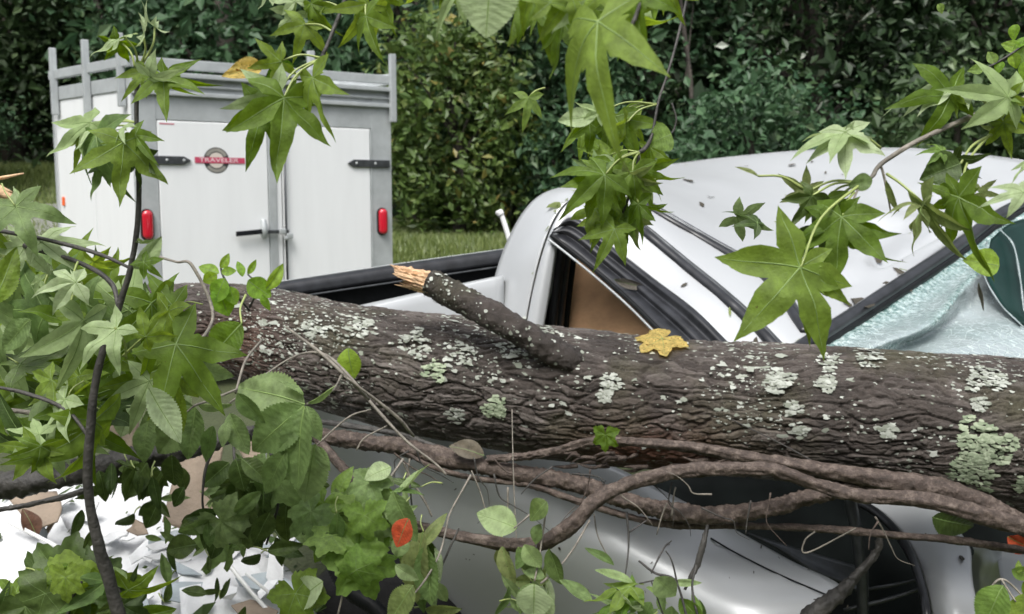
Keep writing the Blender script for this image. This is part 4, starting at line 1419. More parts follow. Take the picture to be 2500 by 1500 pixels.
def star_outline(lobes, sinus, half, seed, teeth=0.0):
    """lobes: (angle, length); returns a polyline around the leaf"""
    rg = np.random.default_rng(seed)
    pts = []
    L = sorted(lobes)
    for i, (a, ln) in enumerate(L):
        ca, sa = math.cos(a), math.sin(a)
        prof = [(0.36, -1.0 * half), (0.50, -1.02 * half), (0.66, -0.78 * half), (0.82, -0.40 * half), (0.93, -0.14 * half), (1.0, 0.0), (0.93, 0.14 * half), (0.82, 0.40 * half), (0.66, 0.78 * half), (0.50, 1.02 * half), (0.36, 1.0 * half)]
        for (t, w) in prof:
            t2 = t * ln
            w2 = w * (0.55 + 0.45 * ln) * (1 + rg.normal(0, 0.05))
            pts.append((t2 * ca - w2 * sa, t2 * sa + w2 * ca))
        if i < len(L) - 1:
            m = (a + L[i + 1][0]) / 2
            r = sinus * (0.6 + 0.4 * (ln + L[i + 1][1]) / 2)
            pts.append((r * math.cos(m), r * math.sin(m)))
    # heel of the leaf
    pts.append((-0.10, 0.05))
    pts.append((-0.02, 0.0))
    pts.append((-0.10, -0.05))
    # sort by angle about the joint and densify with fine teeth
    pts = sorted(pts, key=lambda p: math.atan2(p[1], p[0]))
    out = []
    for i, p in enumerate(pts):
        q = pts[(i + 1) % len(pts)]
        k = max(1, int(math.dist(p, q) / 0.05))
        for j in range(k):
            w = j / k
            x, y = p[0] * (1 - w) + q[0] * w, p[1] * (1 - w) + q[1] * w
            s = 1 + (rg.uniform(-1, 1) * teeth if j else 0)
            out.append((x * s, y * s))
    return out


def leaf_mesh(kind, var):
    rg = np.random.default_rng(1000 + var * 17 + sum(map(ord, kind)))
    u = rg.uniform
    if kind in ('gum', 'gumdroop', 'grape'):
        if kind == 'grape':
            lobes = [(0, 1.0), (R(52), 0.92), (R(-52), 0.90), (R(112), 0.74), (R(-112), 0.72)]
            outl = []
            for i in range(104):
                th = -math.pi + 2 * math.pi * i / 104
                mx = max(l * math.exp(-(math.atan2(math.sin(th - b), math.cos(th - b)) / 0.30) ** 2) for b, l in lobes)
                rr = 0.60 + 0.38 * mx + 0.035 * (1 if i % 4 == 0 else (-1 if i % 4 == 2 else 0)) * u(0.6, 1.2)
                rr *= 1 - 0.85 * math.exp(-((math.pi - abs(th)) / 0.22) ** 2)
                outl.append((rr * math.cos(th), rr * math.sin(th)))
        else:
            lobes = [(0, 1.0), (R(56 + u(-5, 5)), u(0.84, 0.98)), (R(-56 + u(-5, 5)), u(0.84, 0.98)), (R(114 + u(-7, 7)), u(0.55, 0.72)), (R(-114 + u(-7, 7)), u(0.55, 0.72))]
            outl = star_outline(lobes, u(0.34, 0.44), u(0.14, 0.185), var, 0.022)
        dro = u(0.25, 0.55) if kind != 'gumdroop' else u(0.7, 1.1)
        fold = u(-0.15, 0.45)
        ph = [u(0, 6.28) for _ in range(6)]
        am = u(0.03, 0.075)
        side = u(-0.25, 0.25)

        def zf(x, y):
            r = math.hypot(x, y)
            a = math.atan2(y, x)
            dl = min(abs(math.atan2(math.sin(a - b), math.cos(a - b))) for b, _ in lobes)
            z = -dro * r * r * 0.55 - dro * 0.35 * max(0, r - 0.5) ** 2 + fold * r * min(dl, 0.5)
            z += am * math.sin(5 * x + ph[0]) * math.sin(4 * y + ph[1]) + 0.5 * am * math.sin(11 * x + ph[2] + 6 * y) * min(1, r * 2)
            z += side * y * abs(y)
            return z
        vs, fs, fm = polar_leaf(outl, 7, zf, lobes, 0.0105 if kind != 'grape' else 0.009, var)
    else:
        W = {'ovate': u(0.21, 0.25), 'lance': u(0.13, 0.17), 'round': u(0.36, 0.42), 'heart': u(0.42, 0.46)}[kind]
        dro, fold = u(0.05, 0.35), u(0.1, 0.5)
        ph = [u(0, 6.28) for _ in range(4)]
        tw = u(-0.5, 0.5)
        curl = u(-0.2, 0.2)
        nu, nv = 44, 12
        vs, fs, fm = [], [], []
        pk = 0.85 if kind in ('ovate', 'lance') else (0.6 if kind == 'heart' else 0.75)

        def sh(t):
            return W * (math.sin(math.pi * t ** pk) ** 0.85) if 0 < t < 1 else 0.0
        for i in range(nu + 1):
            t = i / nu
            tt = t
            w = sh(t)
            tooth = (1 + (0.05 if kind != 'round' else 0.02) * ((i % 2) * 2 - 1)) if 2 < i < nu - 1 else 1
            for j in range(nv + 1):
                s = j / nv * 2 - 1
                y = s * w * (tooth if abs(s) > 0.95 else 1)
                z = fold * abs(y) - dro * t * t + curl * y + tw * t * y + 0.02 * math.sin(6 * t + ph[0]) + 0.012 * math.sin(9 * y * 3 + ph[1] + 4 * t)
                z += 0.010 * math.sin(2 * math.pi * (t * 10 - abs(s) * 1.6)) * min(1, abs(s) * 3) * (1 - abs(s) * 0.4)
                vs.append((t, y, z))
        for i in range(nu):
            for j in range(nv):
                a = i * (nv + 1) + j
                fs.append((a, a + 1, a + nv + 2, a + nv + 1))
        fm = [0] * len(fs)
        pts = []
        for i in range(0, nu + 1, 4):
            t = i / nu
            x, y, z = vs[i * (nv + 1) + nv // 2]
            pts.append((x, y, z, 0.013 * (1 - 0.75 * t)))
        v2, f2 = tube_geo(pts, 4, 1, cap=False, smoothpath=False)
        o = len(vs)
        vs += [tuple(q) for q in v2]
        fs += [tuple(i + o for i in f) for f in f2]
        fm += [1] * len(f2)
    return vs, fs, fm


LEAF = {}


def leaf_data(kind, var, mat):
    k = (kind, var, mat)
    if k not in LEAF:
        if (kind, var) not in LEAF:
            vs, fs, fm = leaf_mesh(kind, var)
            me = bpy.data.meshes.new('leaf')
            me.from_pydata([tuple(v) for v in vs], [], fs)
            me.polygons.foreach_set('material_index', np.array(fm, dtype=np.int32))
            me.polygons.foreach_set('use_smooth', np.ones(len(fs), dtype=bool))
            me.update()
            LEAF[(kind, var)] = me
        me = LEAF[(kind, var)].copy()
        me.materials.append(M[mat])
        me.materials.append(M['vein' if mat in ('green', 'pale', 'grape', 'sprig', 'hickory', 'spotted', 'yellow', 'olive') else 'vein_dark'])
        LEAF[k] = me
    return LEAF[k]


NVAR = 12
leaf_count = [0]


def leaf(parent, kind, bx, by, tx, ty, d, mat='green', roll=0.0, dd=0.0, wid=1.0, var=None, name='leaf', stem=None, stem_w=3.2):
    """leaf whose stalk joint is seen at (bx,by) and main tip at (tx,ty); dd: how much nearer (-) the tip is"""
    b = P(bx, by, d)
    t = P(tx, ty, d + dd)
    X = t - b
    L = X.length
    X = X / L
    view = (EYE - b).normalized()
    n = view - X * view.dot(X)
    n.normalize()
    n = Matrix.Rotation(roll, 3, X) @ n
    Y = n.cross(X)
    if var is None:
        var = (leaf_count[0] * 5) % NVAR
    if kind == 'gum' and leaf_count[0] % 3 == 1:
        kind = 'gumdroop'
    leaf_count[0] += 1
    if kind.startswith('gum') and L > 0.03:
        h1, h2 = math.sin(leaf_count[0] * 12.9898) * 43758.5453 % 1, math.sin(leaf_count[0] * 78.233) * 24634.6345 % 1
        n = Matrix.Rotation((h1 - 0.5) * 1.3, 3, X) @ n
        Y = n.cross(X)
        wid *= 0.78 + 0.26 * h2
    o = bpy.data.objects.new(name, leaf_data(kind, var, mat))
    m = Matrix(((X.x * L, Y.x * L * wid, n.x * L, b.x), (X.y * L, Y.y * L * wid, n.y * L, b.y), (X.z * L, Y.z * L * wid, n.z * L, b.z), (0, 0, 0, 1)))
    link(o, parent)
    o.matrix_local = (Matrix.Translation(parent.location) if False else Matrix.Identity(4)) @ m if parent is None else m
    if parent is not None:
        # children sit in the branch's space, offset by the inverse of its location
        o.matrix_basis = m
    if stem is not None and parent is not None:
        sx, sy, sd = stem
        mx, my, md = (bx + sx) / 2, (by + sy) / 2, (d + sd) / 2
        ox = (sy - by) * 0.12
        oy = -abs(sx - bx) * 0.12
        tube_px('petiole', [(bx, by, d + 0.002, stem_w * 0.8), (mx + ox, my + oy, md, stem_w * 0.8), (sx, sy, sd, stem_w)], 'petiole', parent, 6, 5)
    return o


def branch(name, label, loc, stems, mat='twig', cat='branch', group=None, sides=8, wob=0.15):
    t = empty(name, P(*loc), label, cat, group)
    for pts in stems:
        tube_px('stem', pts, mat, t, sides, 8, wob, pts[0][0])
    return t


def pnt_in(poly, x, y):
    c = False
    j = len(poly) - 1
    for i in range(len(poly)):
        xi, yi = poly[i]
        xj, yj = poly[j]
        if (yi > y) != (yj > y) and x < (xj - xi) * (y - yi) / (yj - yi) + xi:
            c = not c
        j = i
    return c


def scatter(t, poly, n, kinds, d0, d1, l0, l1, mats, seed, down=0.75, spread=70):
    """n leaves whose joints fall inside the polygon, hanging mostly downwards"""
    rg = random.Random(seed)
    xs = [p[0] for p in poly]
    ys = [p[1] for p in poly]
    k = 0
    while k < n:
        x, y = rg.uniform(min(xs), max(xs)), rg.uniform(min(ys), max(ys))
        if not pnt_in(poly, x, y):
            continue
        k += 1
        a = R(90 + rg.gauss(0, spread)) if rg.random() < down else rg.uniform(0, 6.28)
        d = rg.uniform(d0, d1)
        L = rg.uniform(l0, l1) * (d0 + d1) / 2 / d
        m = rg.choice(mats)
        st = (x - math.cos(a) * L * 0.5 + rg.uniform(-15, 15), y - abs(math.sin(a)) * L * 0.45, d + 0.02)
        leaf(t, rg.choice(kinds), x, y, x + math.cos(a) * L, y + math.sin(a) * L, d, m, rg.gauss(0, 0.55), rg.uniform(-0.03, 0.03), rg.uniform(0.8, 1.05), rg.randrange(NVAR), stem=st if rg.random() < 0.35 else None, stem_w=2.2)


# --- left sapling stem with its top leaves
G1 = 'sweetgum branches hanging in front of the truck'
t = branch('sweetgum_branch', 'tall thin dark sapling stem rising in front of the trailer at left', (265, 1400, 1.5),
           [[(330, 1640, 1.56, 18), (268, 1420, 1.52, 16), (240, 1330, 1.50, 14), (216, 1200, 1.48, 12), (220, 1050, 1.46, 11), (240, 900, 1.45, 10), (290, 750, 1.44, 8), (322, 640, 1.43, 7.5), (338, 520, 1.42, 6.5), (337, 380, 1.41, 6), (333, 260, 1.40, 5.5), (338, 180, 1.40, 6.5), (345, 155, 1.40, 7)],
            [(220, 1070, 1.46, 5), (160, 1000, 1.47, 5), (60, 960, 1.5, 5), (-40, 940, 1.52, 4)],
            [(318, 655, 1.43, 4), (240, 620, 1.46, 5), (110, 585, 1.5, 5), (-20, 560, 1.54, 6)],
            [(290, 755, 1.44, 5), (270, 690, 1.46, 6), (190, 640, 1.5, 6), (60, 600, 1.55, 7)]], group=G1)
for a in [
    ('gum', 350, 88, 372, 10, 1.38, 'pale', 0.9, -0.02, 0.8, (344, 158, 1.40)),
    ('gum', 378, 66, 330, 40, 1.40, 'pale', -0.8, 0.02, 0.7, (347, 158, 1.40)),
    ('gum', 303, 90, 205, 131, 1.37, 'pale', 1.2, 0.0, 0.55, (338, 160, 1.40)),
    ('gum', 292, 100, 248, 155, 1.41, 'green', 0.2, 0.03, 0.7, (330, 165, 1.41)),
    ('gum', 352, 178, 300, 235, 1.39, 'green', 0.2, -0.02, 0.9, None),
    ('gum', 400, 190, 396, 285, 1.37, 'green', 0.3, -0.03, 1.1, (345, 165, 1.40)),
    ('gum', 365, 190, 448, 180, 1.36, 'pale', 1.15, -0.03, 0.7, None),
    ('gum', 400, 186, 505, 224, 1.38, 'green', 0.6, -0.01, 0.7, None),
    ('gum', 222, 305, 105, 368, 1.40, 'pale', 0.6, -0.03, 0.8, (335, 300, 1.41)),
    ('gum', 262, 312, 150, 330, 1.40, 'pale', 1.1, 0.0, 0.7, (335, 300, 1.41)),
    ('gum', 235, 330, 262, 470, 1.38, 'hickory', 0.2, -0.02, 0.9, (335, 310, 1.41)),
    ('gum', 300, 350, 300, 500, 1.36, 'green', 0.1, -0.02, 0.9, (337, 330, 1.41)),
    ('gum', 330, 330, 372, 395, 1.37, 'green', -0.4, -0.02, 0.9, None),
    ('gum', 300, 312, 250, 360, 1.36, 'pale', 0.9, -0.02, 0.8, None),
    ('gum', 250, 400, 210, 488, 1.40, 'hickory', 0.9, 0.0, 0.7, None),
    ('gum', 345, 385, 330, 470, 1.39, 'shade_green', 0.4, 0.0, 0.9, None),
    ('gum', 210, 330, 160, 420, 1.40, 'green', 0.5, 0.0, 0.7, None),
    ('gum', 345, 590, 398, 600, 1.42, 'pale', 1.2, 0.02, 0.7, None),
    ('gum', 350, 640, 395, 680, 1.40, 'green', 0.4, 0.0, 0.9, None),
    ('ovate', 325, 655, 402, 592, 1.41, 'pale', 0.6, 0.0, 0.9, None),
    ('gum', 355, 820, 420, 760, 1.40, 'green', 0.3, 0.0, 0.9, (300, 870, 1.45)),
    ('gum', 280, 800, 175, 895, 1.38, 'pale', 0.4, -0.02, 0.85, (308, 875, 1.42)),
    ('gum', 185, 690, 60, 700, 1.42, 'pale', 0.5, -0.02, 0.8, (190, 640, 1.46)),
]:
    leaf(t, a[0], a[1], a[2], a[3], a[4], a[5], a[6], a[7], a[8], a[9], stem=a[10])

# --- top twig left of centre
t = branch('sweetgum_branch', 'leafy twig hanging from the top with a yellow tipped leaf before the trailer emblem', (850, -20, 1.3),
           [[(852, -30, 1.30, 5), (835, 20, 1.30, 5), (812, 78, 1.29, 5), (797, 115, 1.28, 5), (785, 142, 1.28, 5)]], group=G1)
J = (785, 142, 1.28)
for a in [
    ('gum', 686, 150, 600, 170, 1.27, 'green', 0.3, 0.0, 1.0, J), ('heart', 640, 165, 532, 180, 1.28, 'yellow', 0.3, 0.0, 0.6, None),
    ('gum', 680, 150, 640, 205, 1.29, 'spotted', 0.2, 0.0, 1.0, None),
    ('gum', 676, 232, 537, 270, 1.25, 'pale', 0.5, -0.02, 0.85, J), ('gum', 690, 245, 684, 440, 1.24, 'green', 0.15, -0.03, 0.95, J),
    ('gum', 700, 240, 745, 325, 1.27, 'green', 0.2, 0.02, 1.0, J), ('gum', 767, 192, 792, 346, 1.25, 'green', 0.3, -0.02, 0.75, J), ('gum', 640, 270, 600, 420, 1.26, 'green', -0.3, 0.0, 0.9, None),
    ('gum', 745, 60, 716, 148, 1.30, 'green', 0.3, 0.0, 1.0, (812, 78, 1.29)), ('gum', 720, 5, 690, -60, 1.31, 'pale', 0.3, 0.0, 1.0, None), ('gum', 720, 30, 668, 90, 1.32, 'pale', 0.6, 0.0, 0.9, None),
    ('gum', 760, 10, 800, 90, 1.30, 'green', 0.5, 0.0, 0.9, (835, 20, 1.30)), ('gum', 780, -10, 740, 60, 1.31, 'green', 0.4, 0.0, 1.0, None),
    ('gum', 893, 40, 912, 142, 1.27, 'green', 0.1, -0.02, 0.95, (908, -20, 1.29)), ('gum', 900, 10, 850, 120, 1.28, 'green', -0.3, 0.0, 0.8, None), ('gum', 930, -15, 958, 90, 1.30, 'green', 0.3, 0.0, 0.8, None),
    ('gum', 665, -20, 625, 20, 1.33, 'pale', 0.7, 0.0, 0.9, None),
]:
    leaf(t, a[0], a[1], a[2], a[3], a[4], a[5], a[6], a[7], a[8], a[9], stem=a[10])

# --- the big near leaves at the top
t = branch('sweetgum_branch', 'largest star shaped leaves hanging at the top in front of the wood', (1560, -40, 0.95),
           [[(1580, -60, 0.95, 7), (1560, 20, 0.95, 6), (1530, 80, 0.95, 5), (1490, 95, 0.95, 4)]], group=G1)
for a in [
    ('gum', 1458, 52, 1436, 328, 0.90, 'green', 0.05, -0.05, 0.72, (1530, 60, 0.95)), ('gum', 1545, -30, 1572, 145, 0.95, 'green', 0.2, 0.0, 0.75, None),
    ('gum', 1395, -20, 1314, 104, 0.96, 'green', 0.3, 0.0, 0.8, (1450, -60, 0.97)), ('gum', 1345, 5, 1300, -120, 0.95, 'green', 0.2, 0.0, 1.0, None),
    ('gum', 1420, 0, 1340, 70, 0.98, 'pale', 0.3, 0.0, 0.9, None), ('gum', 1480, -30, 1505, 90, 0.97, 'green', 0.2, 0.0, 1.0, None), ('gum', 1300, -40, 1262, 65, 0.99, 'green', 0.3, 0.0, 1.0, None),
    ('gum', 1510, 70, 1560, 130, 1.0, 'spotted', 0.4, 0.0, 0.9, None), ('ovate', 1200, -70, 1184, 88, 0.98, 'pale', 0.1, 0.0, 1.9, None), ('gum', 1130, -45, 1037, 66, 1.0, 'pale', 0.8, 0.0, 0.7, None),
    ('gum', 1090, -30, 1075, 40, 1.02, 'green', 0.3, 0.0, 1.0, None), ('gum', 1380, 60, 1330, 190, 1.02, 'green', 0.4, 0.0, 0.7, None),
    ('gum', 1640, -30, 1650, 60, 1.2, 'green', 0.5, 0.0, 1.0, None),
]:
    leaf(t, a[0], a[1], a[2], a[3], a[4], a[5], a[6], a[7], a[8], a[9], stem=a[10], stem_w=4.5)

scatter(t, [(1230, -60), (1620, -60), (1600, 40), (1260, 20)], 13, ['gum'], 0.98, 1.25, 95, 150, ['green', 'green', 'green', 'pale', 'grape'], 81, 0.9, 45)
scatter(t, [(1000, -60), (1180, -60), (1160, -10), (1020, -10)], 4, ['gum'], 1.05, 1.25, 80, 110, ['green', 'pale'], 82, 0.9, 45)
# --- hanging cluster over the cab's rear corner
t = branch('sweetgum_branch', 'dense hanging leaf cluster over the rear corner of the cab', (1640, 90, 1.45),
           [[(1690, -60, 1.50, 4), (1655, 90, 1.46, 3.5), (1630, 180, 1.44, 3.2), (1607, 250, 1.43, 3.5), (1592, 330, 1.42, 4), (1575, 362, 1.41, 6), (1555, 375, 1.40, 4)], [(1640, 252, 1.44, 2.5), (1651, 290, 1.44, 2.5), (1645, 318, 1.44, 2.5), (1636, 328, 1.43, 2.2)],
            [(1560, 380, 1.40, 3.5), (1545, 450, 1.41, 3.5), (1520, 520, 1.42, 3), (1495, 560, 1.42, 3)]], group=G1)
K = (1560, 372, 1.40)
T1 = (1605, 255, 1.43)
for a in [
    ('gum', 1476, 428, 1385, 500, 1.36, 'green', 0.2, -0.03, 1.0, K), ('gum', 1470, 432, 1440, 545, 1.38, 'green', -0.2, -0.02, 1.1, None), ('gum', 1466, 420, 1392, 392, 1.39, 'hickory', 0.4, 0.0, 0.7, None),
    ('gum', 1290, 240, 1284, 320, 1.40, 'grape', 0.2, 0.0, 0.9, (1330, 215, 1.42)), ('ovate', 1455, 282, 1362, 295, 1.42, 'pale', 0.2, 0.0, 1.2, T1), ('gum', 1465, 275, 1402, 245, 1.42, 'pale', 0.9, 0.0, 0.7, None),
    ('gum', 1500, 285, 1460, 400, 1.43, 'green', 0.1, 0.0, 1.0, T1), ('gum', 1520, 290, 1560, 400, 1.44, 'green', 0.3, 0.0, 1.0, T1), ('gum', 1530, 300, 1500, 380, 1.42, 'green', -0.4, 0.0, 1.0, T1), ('heart', 1640, 328, 1582, 352, 1.42, 'grape', 0.3, 0.0, 1.3, None),
    ('gum', 1487, 380, 1430, 370, 1.43, 'green', 0.3, 0.0, 0.9, K), ('gum', 1500, 400, 1530, 500, 1.39, 'green', 0.3, 0.0, 0.9, K), ('gum', 1545, 420, 1560, 530, 1.38, 'green', 0.2, 0.0, 0.9, K), ('gum', 1580, 420, 1600, 470, 1.41, 'green', 0.4, 0.0, 0.9, K),
    ('gum', 1500, 560, 1455, 655, 1.37, 'green', 0.1, -0.02, 1.0, (1495, 540, 1.40)), ('gum', 1480, 545, 1432, 610, 1.40, 'green', 0.3, 0.0, 0.9, None), ('gum', 1540, 530, 1500, 470, 1.42, 'grape', 0.3, 0.0, 0.9, None), ('gum', 1560, 500, 1565, 600, 1.39, 'green', 0.4, 0.0, 0.5, (1558, 440, 1.40)),
    ('gum', 1590, 505, 1640, 535, 1.40, 'green', 0.2, 0.0, 0.6, None), ('ovate', 1505, 395, 1435, 405, 1.41, 'pale', 0.3, 0.0, 1.4, None), ('gum', 1440, 300, 1440, 385, 1.45, 'green', 0.1, 0.0, 0.9, None), ('gum', 1500, 510, 1440, 470, 1.41, 'green', 0.0, 0.0, 0.9, None),
    ('gum', 1530, 545, 1550, 590, 1.41, 'grape', 0.4, 0.0, 1.0, None), ('gum', 1450, 510, 1430, 590, 1.41, 'green', 0.2, 0.0, 1.0, None),
]:
    leaf(t, a[0], a[1], a[2], a[3], a[4], a[5], a[6], a[7], a[8], a[9], stem=a[10], stem_w=2.8)

scatter(t, [(1410, 280), (1590, 280), (1600, 470), (1580, 560), (1450, 560), (1420, 420)], 20, ['gum'], 1.38, 1.55, 60, 100, ['green', 'green', 'grape', 'olive'], 83, 0.9, 40)
# --- branch from the right
t = branch('sweetgum_branch', 'branch reaching in from the right over the truck roof', (2520, 230, 1.3),
           [[(2560, 215, 1.32, 8), (2480, 250, 1.30, 7), (2400, 276, 1.29, 7), (2325, 305, 1.28, 7), (2230, 350, 1.26, 6), (2150, 402, 1.25, 6), (2130, 430, 1.24, 5), (2100, 450, 1.23, 5)], [(2150, 402, 1.25, 3.5), (2160, 440, 1.25, 3), (2175, 520, 1.25, 2)],
            [(2420, 330, 1.30, 3), (2440, 260, 1.30, 3)], [(2100, 450, 1.23, 3), (2070, 520, 1.2, 2.5)]], mat='twig_pale', group=G1)
Q = (2105, 447, 1.23)
for a in [
    ('gum', 1955, 652, 1800, 828, 1.12, 'green', 0.0, -0.02, 1.0, Q), ('gum', 1958, 648, 1976, 842, 1.13, 'green', 0.05, -0.01, 0.75, None),
    ('gum', 2058, 536, 2020, 700, 1.19, 'green', -0.2, -0.02, 0.9, (2085, 470, 1.22)), ('gum', 2055, 536, 1925, 590, 1.20, 'green', 0.5, 0.0, 0.75, None), ('gum', 2060, 540, 2138, 682, 1.20, 'green', 0.2, -0.01, 0.55, None),
    ('gum', 2063, 326, 2066, 428, 1.22, 'pale', 0.2, -0.03, 0.9, (2150, 362, 1.25)), ('gum', 2060, 325, 1932, 352, 1.22, 'pale', 0.7, -0.01, 0.9, None), ('gum', 2068, 330, 2118, 395, 1.23, 'pale', 0.4, 0.0, 0.8, None),
    ('gum', 1968, 470, 1900, 425, 1.24, 'olive', 0.5, 0.0, 0.9, Q), ('gum', 1980, 480, 1935, 560, 1.22, 'shade_green', 0.2, 0.0, 0.9, Q), ('gum', 2010, 490, 1985, 590, 1.24, 'green', 0.3, 0.0, 0.9, Q), ('gum', 2040, 500, 2090, 540, 1.24, 'green', 0.1, 0.0, 1.0, Q), ('gum', 2000, 560, 1950, 640, 1.25, 'shade_green', 0.1, 0.0, 0.9, None),
    ('ovate', 2130, 440, 2075, 452, 1.22, 'hickory', 0.1, 0.0, 1.6, None), ('ovate', 1850, 430, 1795, 405, 1.23, 'olive', 0.6, 0.0, 0.6, (1960, 460, 1.24)),
    ('gum', 2330, 226, 2182, 248, 1.27, 'green', 0.45, -0.02, 0.85, (2420, 262, 1.30)), ('gum', 2328, 226, 2190, 188, 1.28, 'pale', 1.15, 0.0, 0.6, None), ('gum', 2325, 230, 2332, 292, 1.27, 'green', 0.3, 0.0, 0.8, None),
    ('gum', 2462, 238, 2318, 210, 1.26, 'pale', 0.9, -0.02, 0.8, (2520, 225, 1.3)), ('gum', 2460, 240, 2500, 320, 1.27, 'green', 0.3, 0.0, 0.9, None), ('gum', 2455, 238, 2392, 268, 1.27, 'grape', 0.3, 0.0, 0.9, None), ('gum', 2450, 300, 2470, 390, 1.29, 'green', 0.5, 0.0, 0.8, (2430, 260, 1.3)), ('gum', 2420, 310, 2480, 345, 1.3, 'olive', 0.4, 0.0, 0.8, None),
    ('gum', 2345, 482, 2395, 695, 1.20, 'green', 0.35, -0.02, 0.55, (2415, 330, 1.29)), ('gum', 2342, 482, 2245, 446, 1.21, 'green', 0.5, 0.0, 0.8, None), ('gum', 2340, 486, 2298, 545, 1.21, 'green', 0.2, 0.0, 0.9, None),
    ('round', 2345, 400, 2255, 430, 1.24, 'shade_green', 0.2, 0.0, 1.2, (2420, 330, 1.29)), ('gum', 2330, 390, 2390, 450, 1.25, 'shade_green', 0.3, 0.0, 1.0, None), ('gum', 2300, 370, 2250, 360, 1.24, 'grape', 0.7, 0.0, 0.9, None), ('gum', 2390, 470, 2450, 480, 1.26, 'olive', 0.6, 0.0, 0.8, None),
    ('gum', 2256, 498, 2338, 662, 1.21, 'olive', 0.3, 0.0, 0.5, (2165, 425, 1.25)), ('gum', 2250, 496, 2152, 490, 1.22, 'olive', 0.8, 0.0, 0.7, None), ('gum', 2250, 505, 2212, 622, 1.20, 'olive', 0.6, 0.0, 0.6, None), ('lance', 2165, 440, 2180, 520, 1.24, 'olive', 0.6, 0.0, 0.8, None),
    ('gum', 2500, 470, 2402, 485, 1.1, 'pale', 0.5, 0.0, 0.7, (2560, 430, 1.12)), ('gum', 2520, 395, 2460, 440, 1.12, 'pale', 0.6, 0.0, 0.9, None), ('round', 2440, 650, 2360, 630, 1.3, 'sprig', 0.4, 0.0, 1.1, None), ('lance', 2390, 690, 2398, 760, 1.28, 'twig_pale', 0.7, 0.0, 0.7, None),
]:
    leaf(t, a[0], a[1], a[2], a[3], a[4], a[5], a[6], a[7], a[8], a[9], stem=a[10], stem_w=4.0)

# --- top right sprig
t = branch('yellow_green_sprig', 'small yellow green sprig at the top right corner', (2520, 90, 1.7), [[(2560, 60, 1.7, 3), (2500, 110, 1.7, 3), (2440, 150, 1.7, 2.5), (2400, 170, 1.7, 2)]], cat='sprig')
for (x, y, a, L) in [(2400, 170, 180, 34), (2430, 155, 240, 34), (2445, 150, 110, 32), (2470, 130, 70, 40), (2490, 120, 200, 44), (2485, 118, 300, 40), (2510, 105, 120, 60), (2505, 150, 90, 50), (2290, 10, 60, 26), (2480, 60, 100, 40)]:
    leaf(t, 'round', x, y, x + L * math.cos(R(a)), y + L * math.sin(R(a)), 1.7, random.choice(['sprig', 'grape']), random.uniform(-0.5, 0.5), 0, 1.0)

# --- dense mass at the left
t = branch('sweetgum_branch', 'dense leafy mass of branches filling the left edge over the trunk', (-40, 900, 1.7),
           [[(-60, 840, 1.7, 9), (120, 860, 1.75, 8), (300, 850, 1.8, 7), (450, 880, 1.9, 6)], [(-60, 640, 1.7, 7), (100, 700, 1.72, 6), (240, 760, 1.75, 5), (330, 830, 1.8, 4)], [(-60, 1000, 1.65, 6), (80, 1010, 1.66, 6), (200, 1060, 1.7, 5)],
            [(470, 860, 1.9, 5), (520, 770, 2.0, 4), (470, 650, 2.0, 4), (430, 640, 2.0, 3), (380, 625, 2.0, 3)]], mat='twig_pale', group=G1)
for a in [
    ('gum', 60, 600, 20, 690, 1.55, 'pale', 0.4, 0.0, 1.0, None), ('gum', 50, 520, 100, 470, 1.6, 'pale', 0.8, 0.0, 0.8, None), ('gum', 40, 500, -20, 560, 1.6, 'pale', 0.5, 0.0, 0.9, None), ('gum', 170, 770, 110, 860, 1.5, 'green', 0.3, 0.0, 1.0, (200, 690, 1.55)), ('gum', 100, 685, 60, 690, 1.5, 'pale', 0.5, 0.0, 1.0, None),
    ('ovate', 75, 780, -10, 860, 1.5, 'hickory', 0.3, 0.0, 1.3, None), ('ovate', 70, 785, 30, 870, 1.52, 'pale', 0.5, 0.0, 1.0, None), ('gum', 370, 740, 400, 960, 1.6, 'green', 0.1, 0.0, 0.75, None), ('gum', 410, 760, 380, 900, 1.55, 'green', 0.4, 0.0, 0.8, None), ('gum', 130, 930, 60, 990, 1.5, 'green', 0.2, 0.0, 1.1, None), ('gum', 190, 920, 160, 1010, 1.5, 'green', 0.2, 0.0, 1.0, None),
    ('gum', 90, 1095, 20, 1180, 1.45, 'green', 0.2, 0.0, 1.0, (190, 1085, 1.48)), ('gum', 95, 1060, 10, 1040, 1.46, 'pale', 0.4, 0.0, 0.9, None), ('gum', 100, 1090, 90, 1170, 1.44, 'green', 0.1, 0.0, 1.1, None), ('ovate', 590, 790, 505, 880, 1.9, 'green', 0.2, 0.0, 1.7, (600, 720, 1.95)), ('gum', 430, 830, 450, 950, 1.7, 'green', 0.2, 0.0, 0.8, None),
    ('gum', 380, 780, 330, 680, 1.7, 'green', 0.4, 0.0, 0.9, None), ('gum', 440, 750, 400, 690, 1.7, 'green', 0.4, 0.0, 0.9, None), ('gum', 230, 640, 310, 650, 1.6, 'green', 0.9, 0.0, 0.9, None),
]:
    leaf(t, a[0], a[1], a[2], a[3], a[4], a[5], a[6], a[7], a[8], a[9], stem=a[10])
scatter(t, [(-60, 480), (60, 500), (120, 620), (260, 660), (430, 700), (470, 860), (430, 980), (300, 1000), (200, 1090), (-60, 1120)], 80, ['gum', 'gum', 'gum', 'ovate'], 1.45, 2.1, 105, 185, ['green', 'green', 'green', 'green', 'pale', 'pale', 'hickory', 'shade_green'], 31)
scatter(t, [(-60, 640), (200, 700), (420, 760), (430, 960), (200, 1060), (-60, 1100)], 55, ['gum', 'ovate'], 2.1, 2.6, 80, 130, ['green', 'shade_green', 'shade_green'], 32)

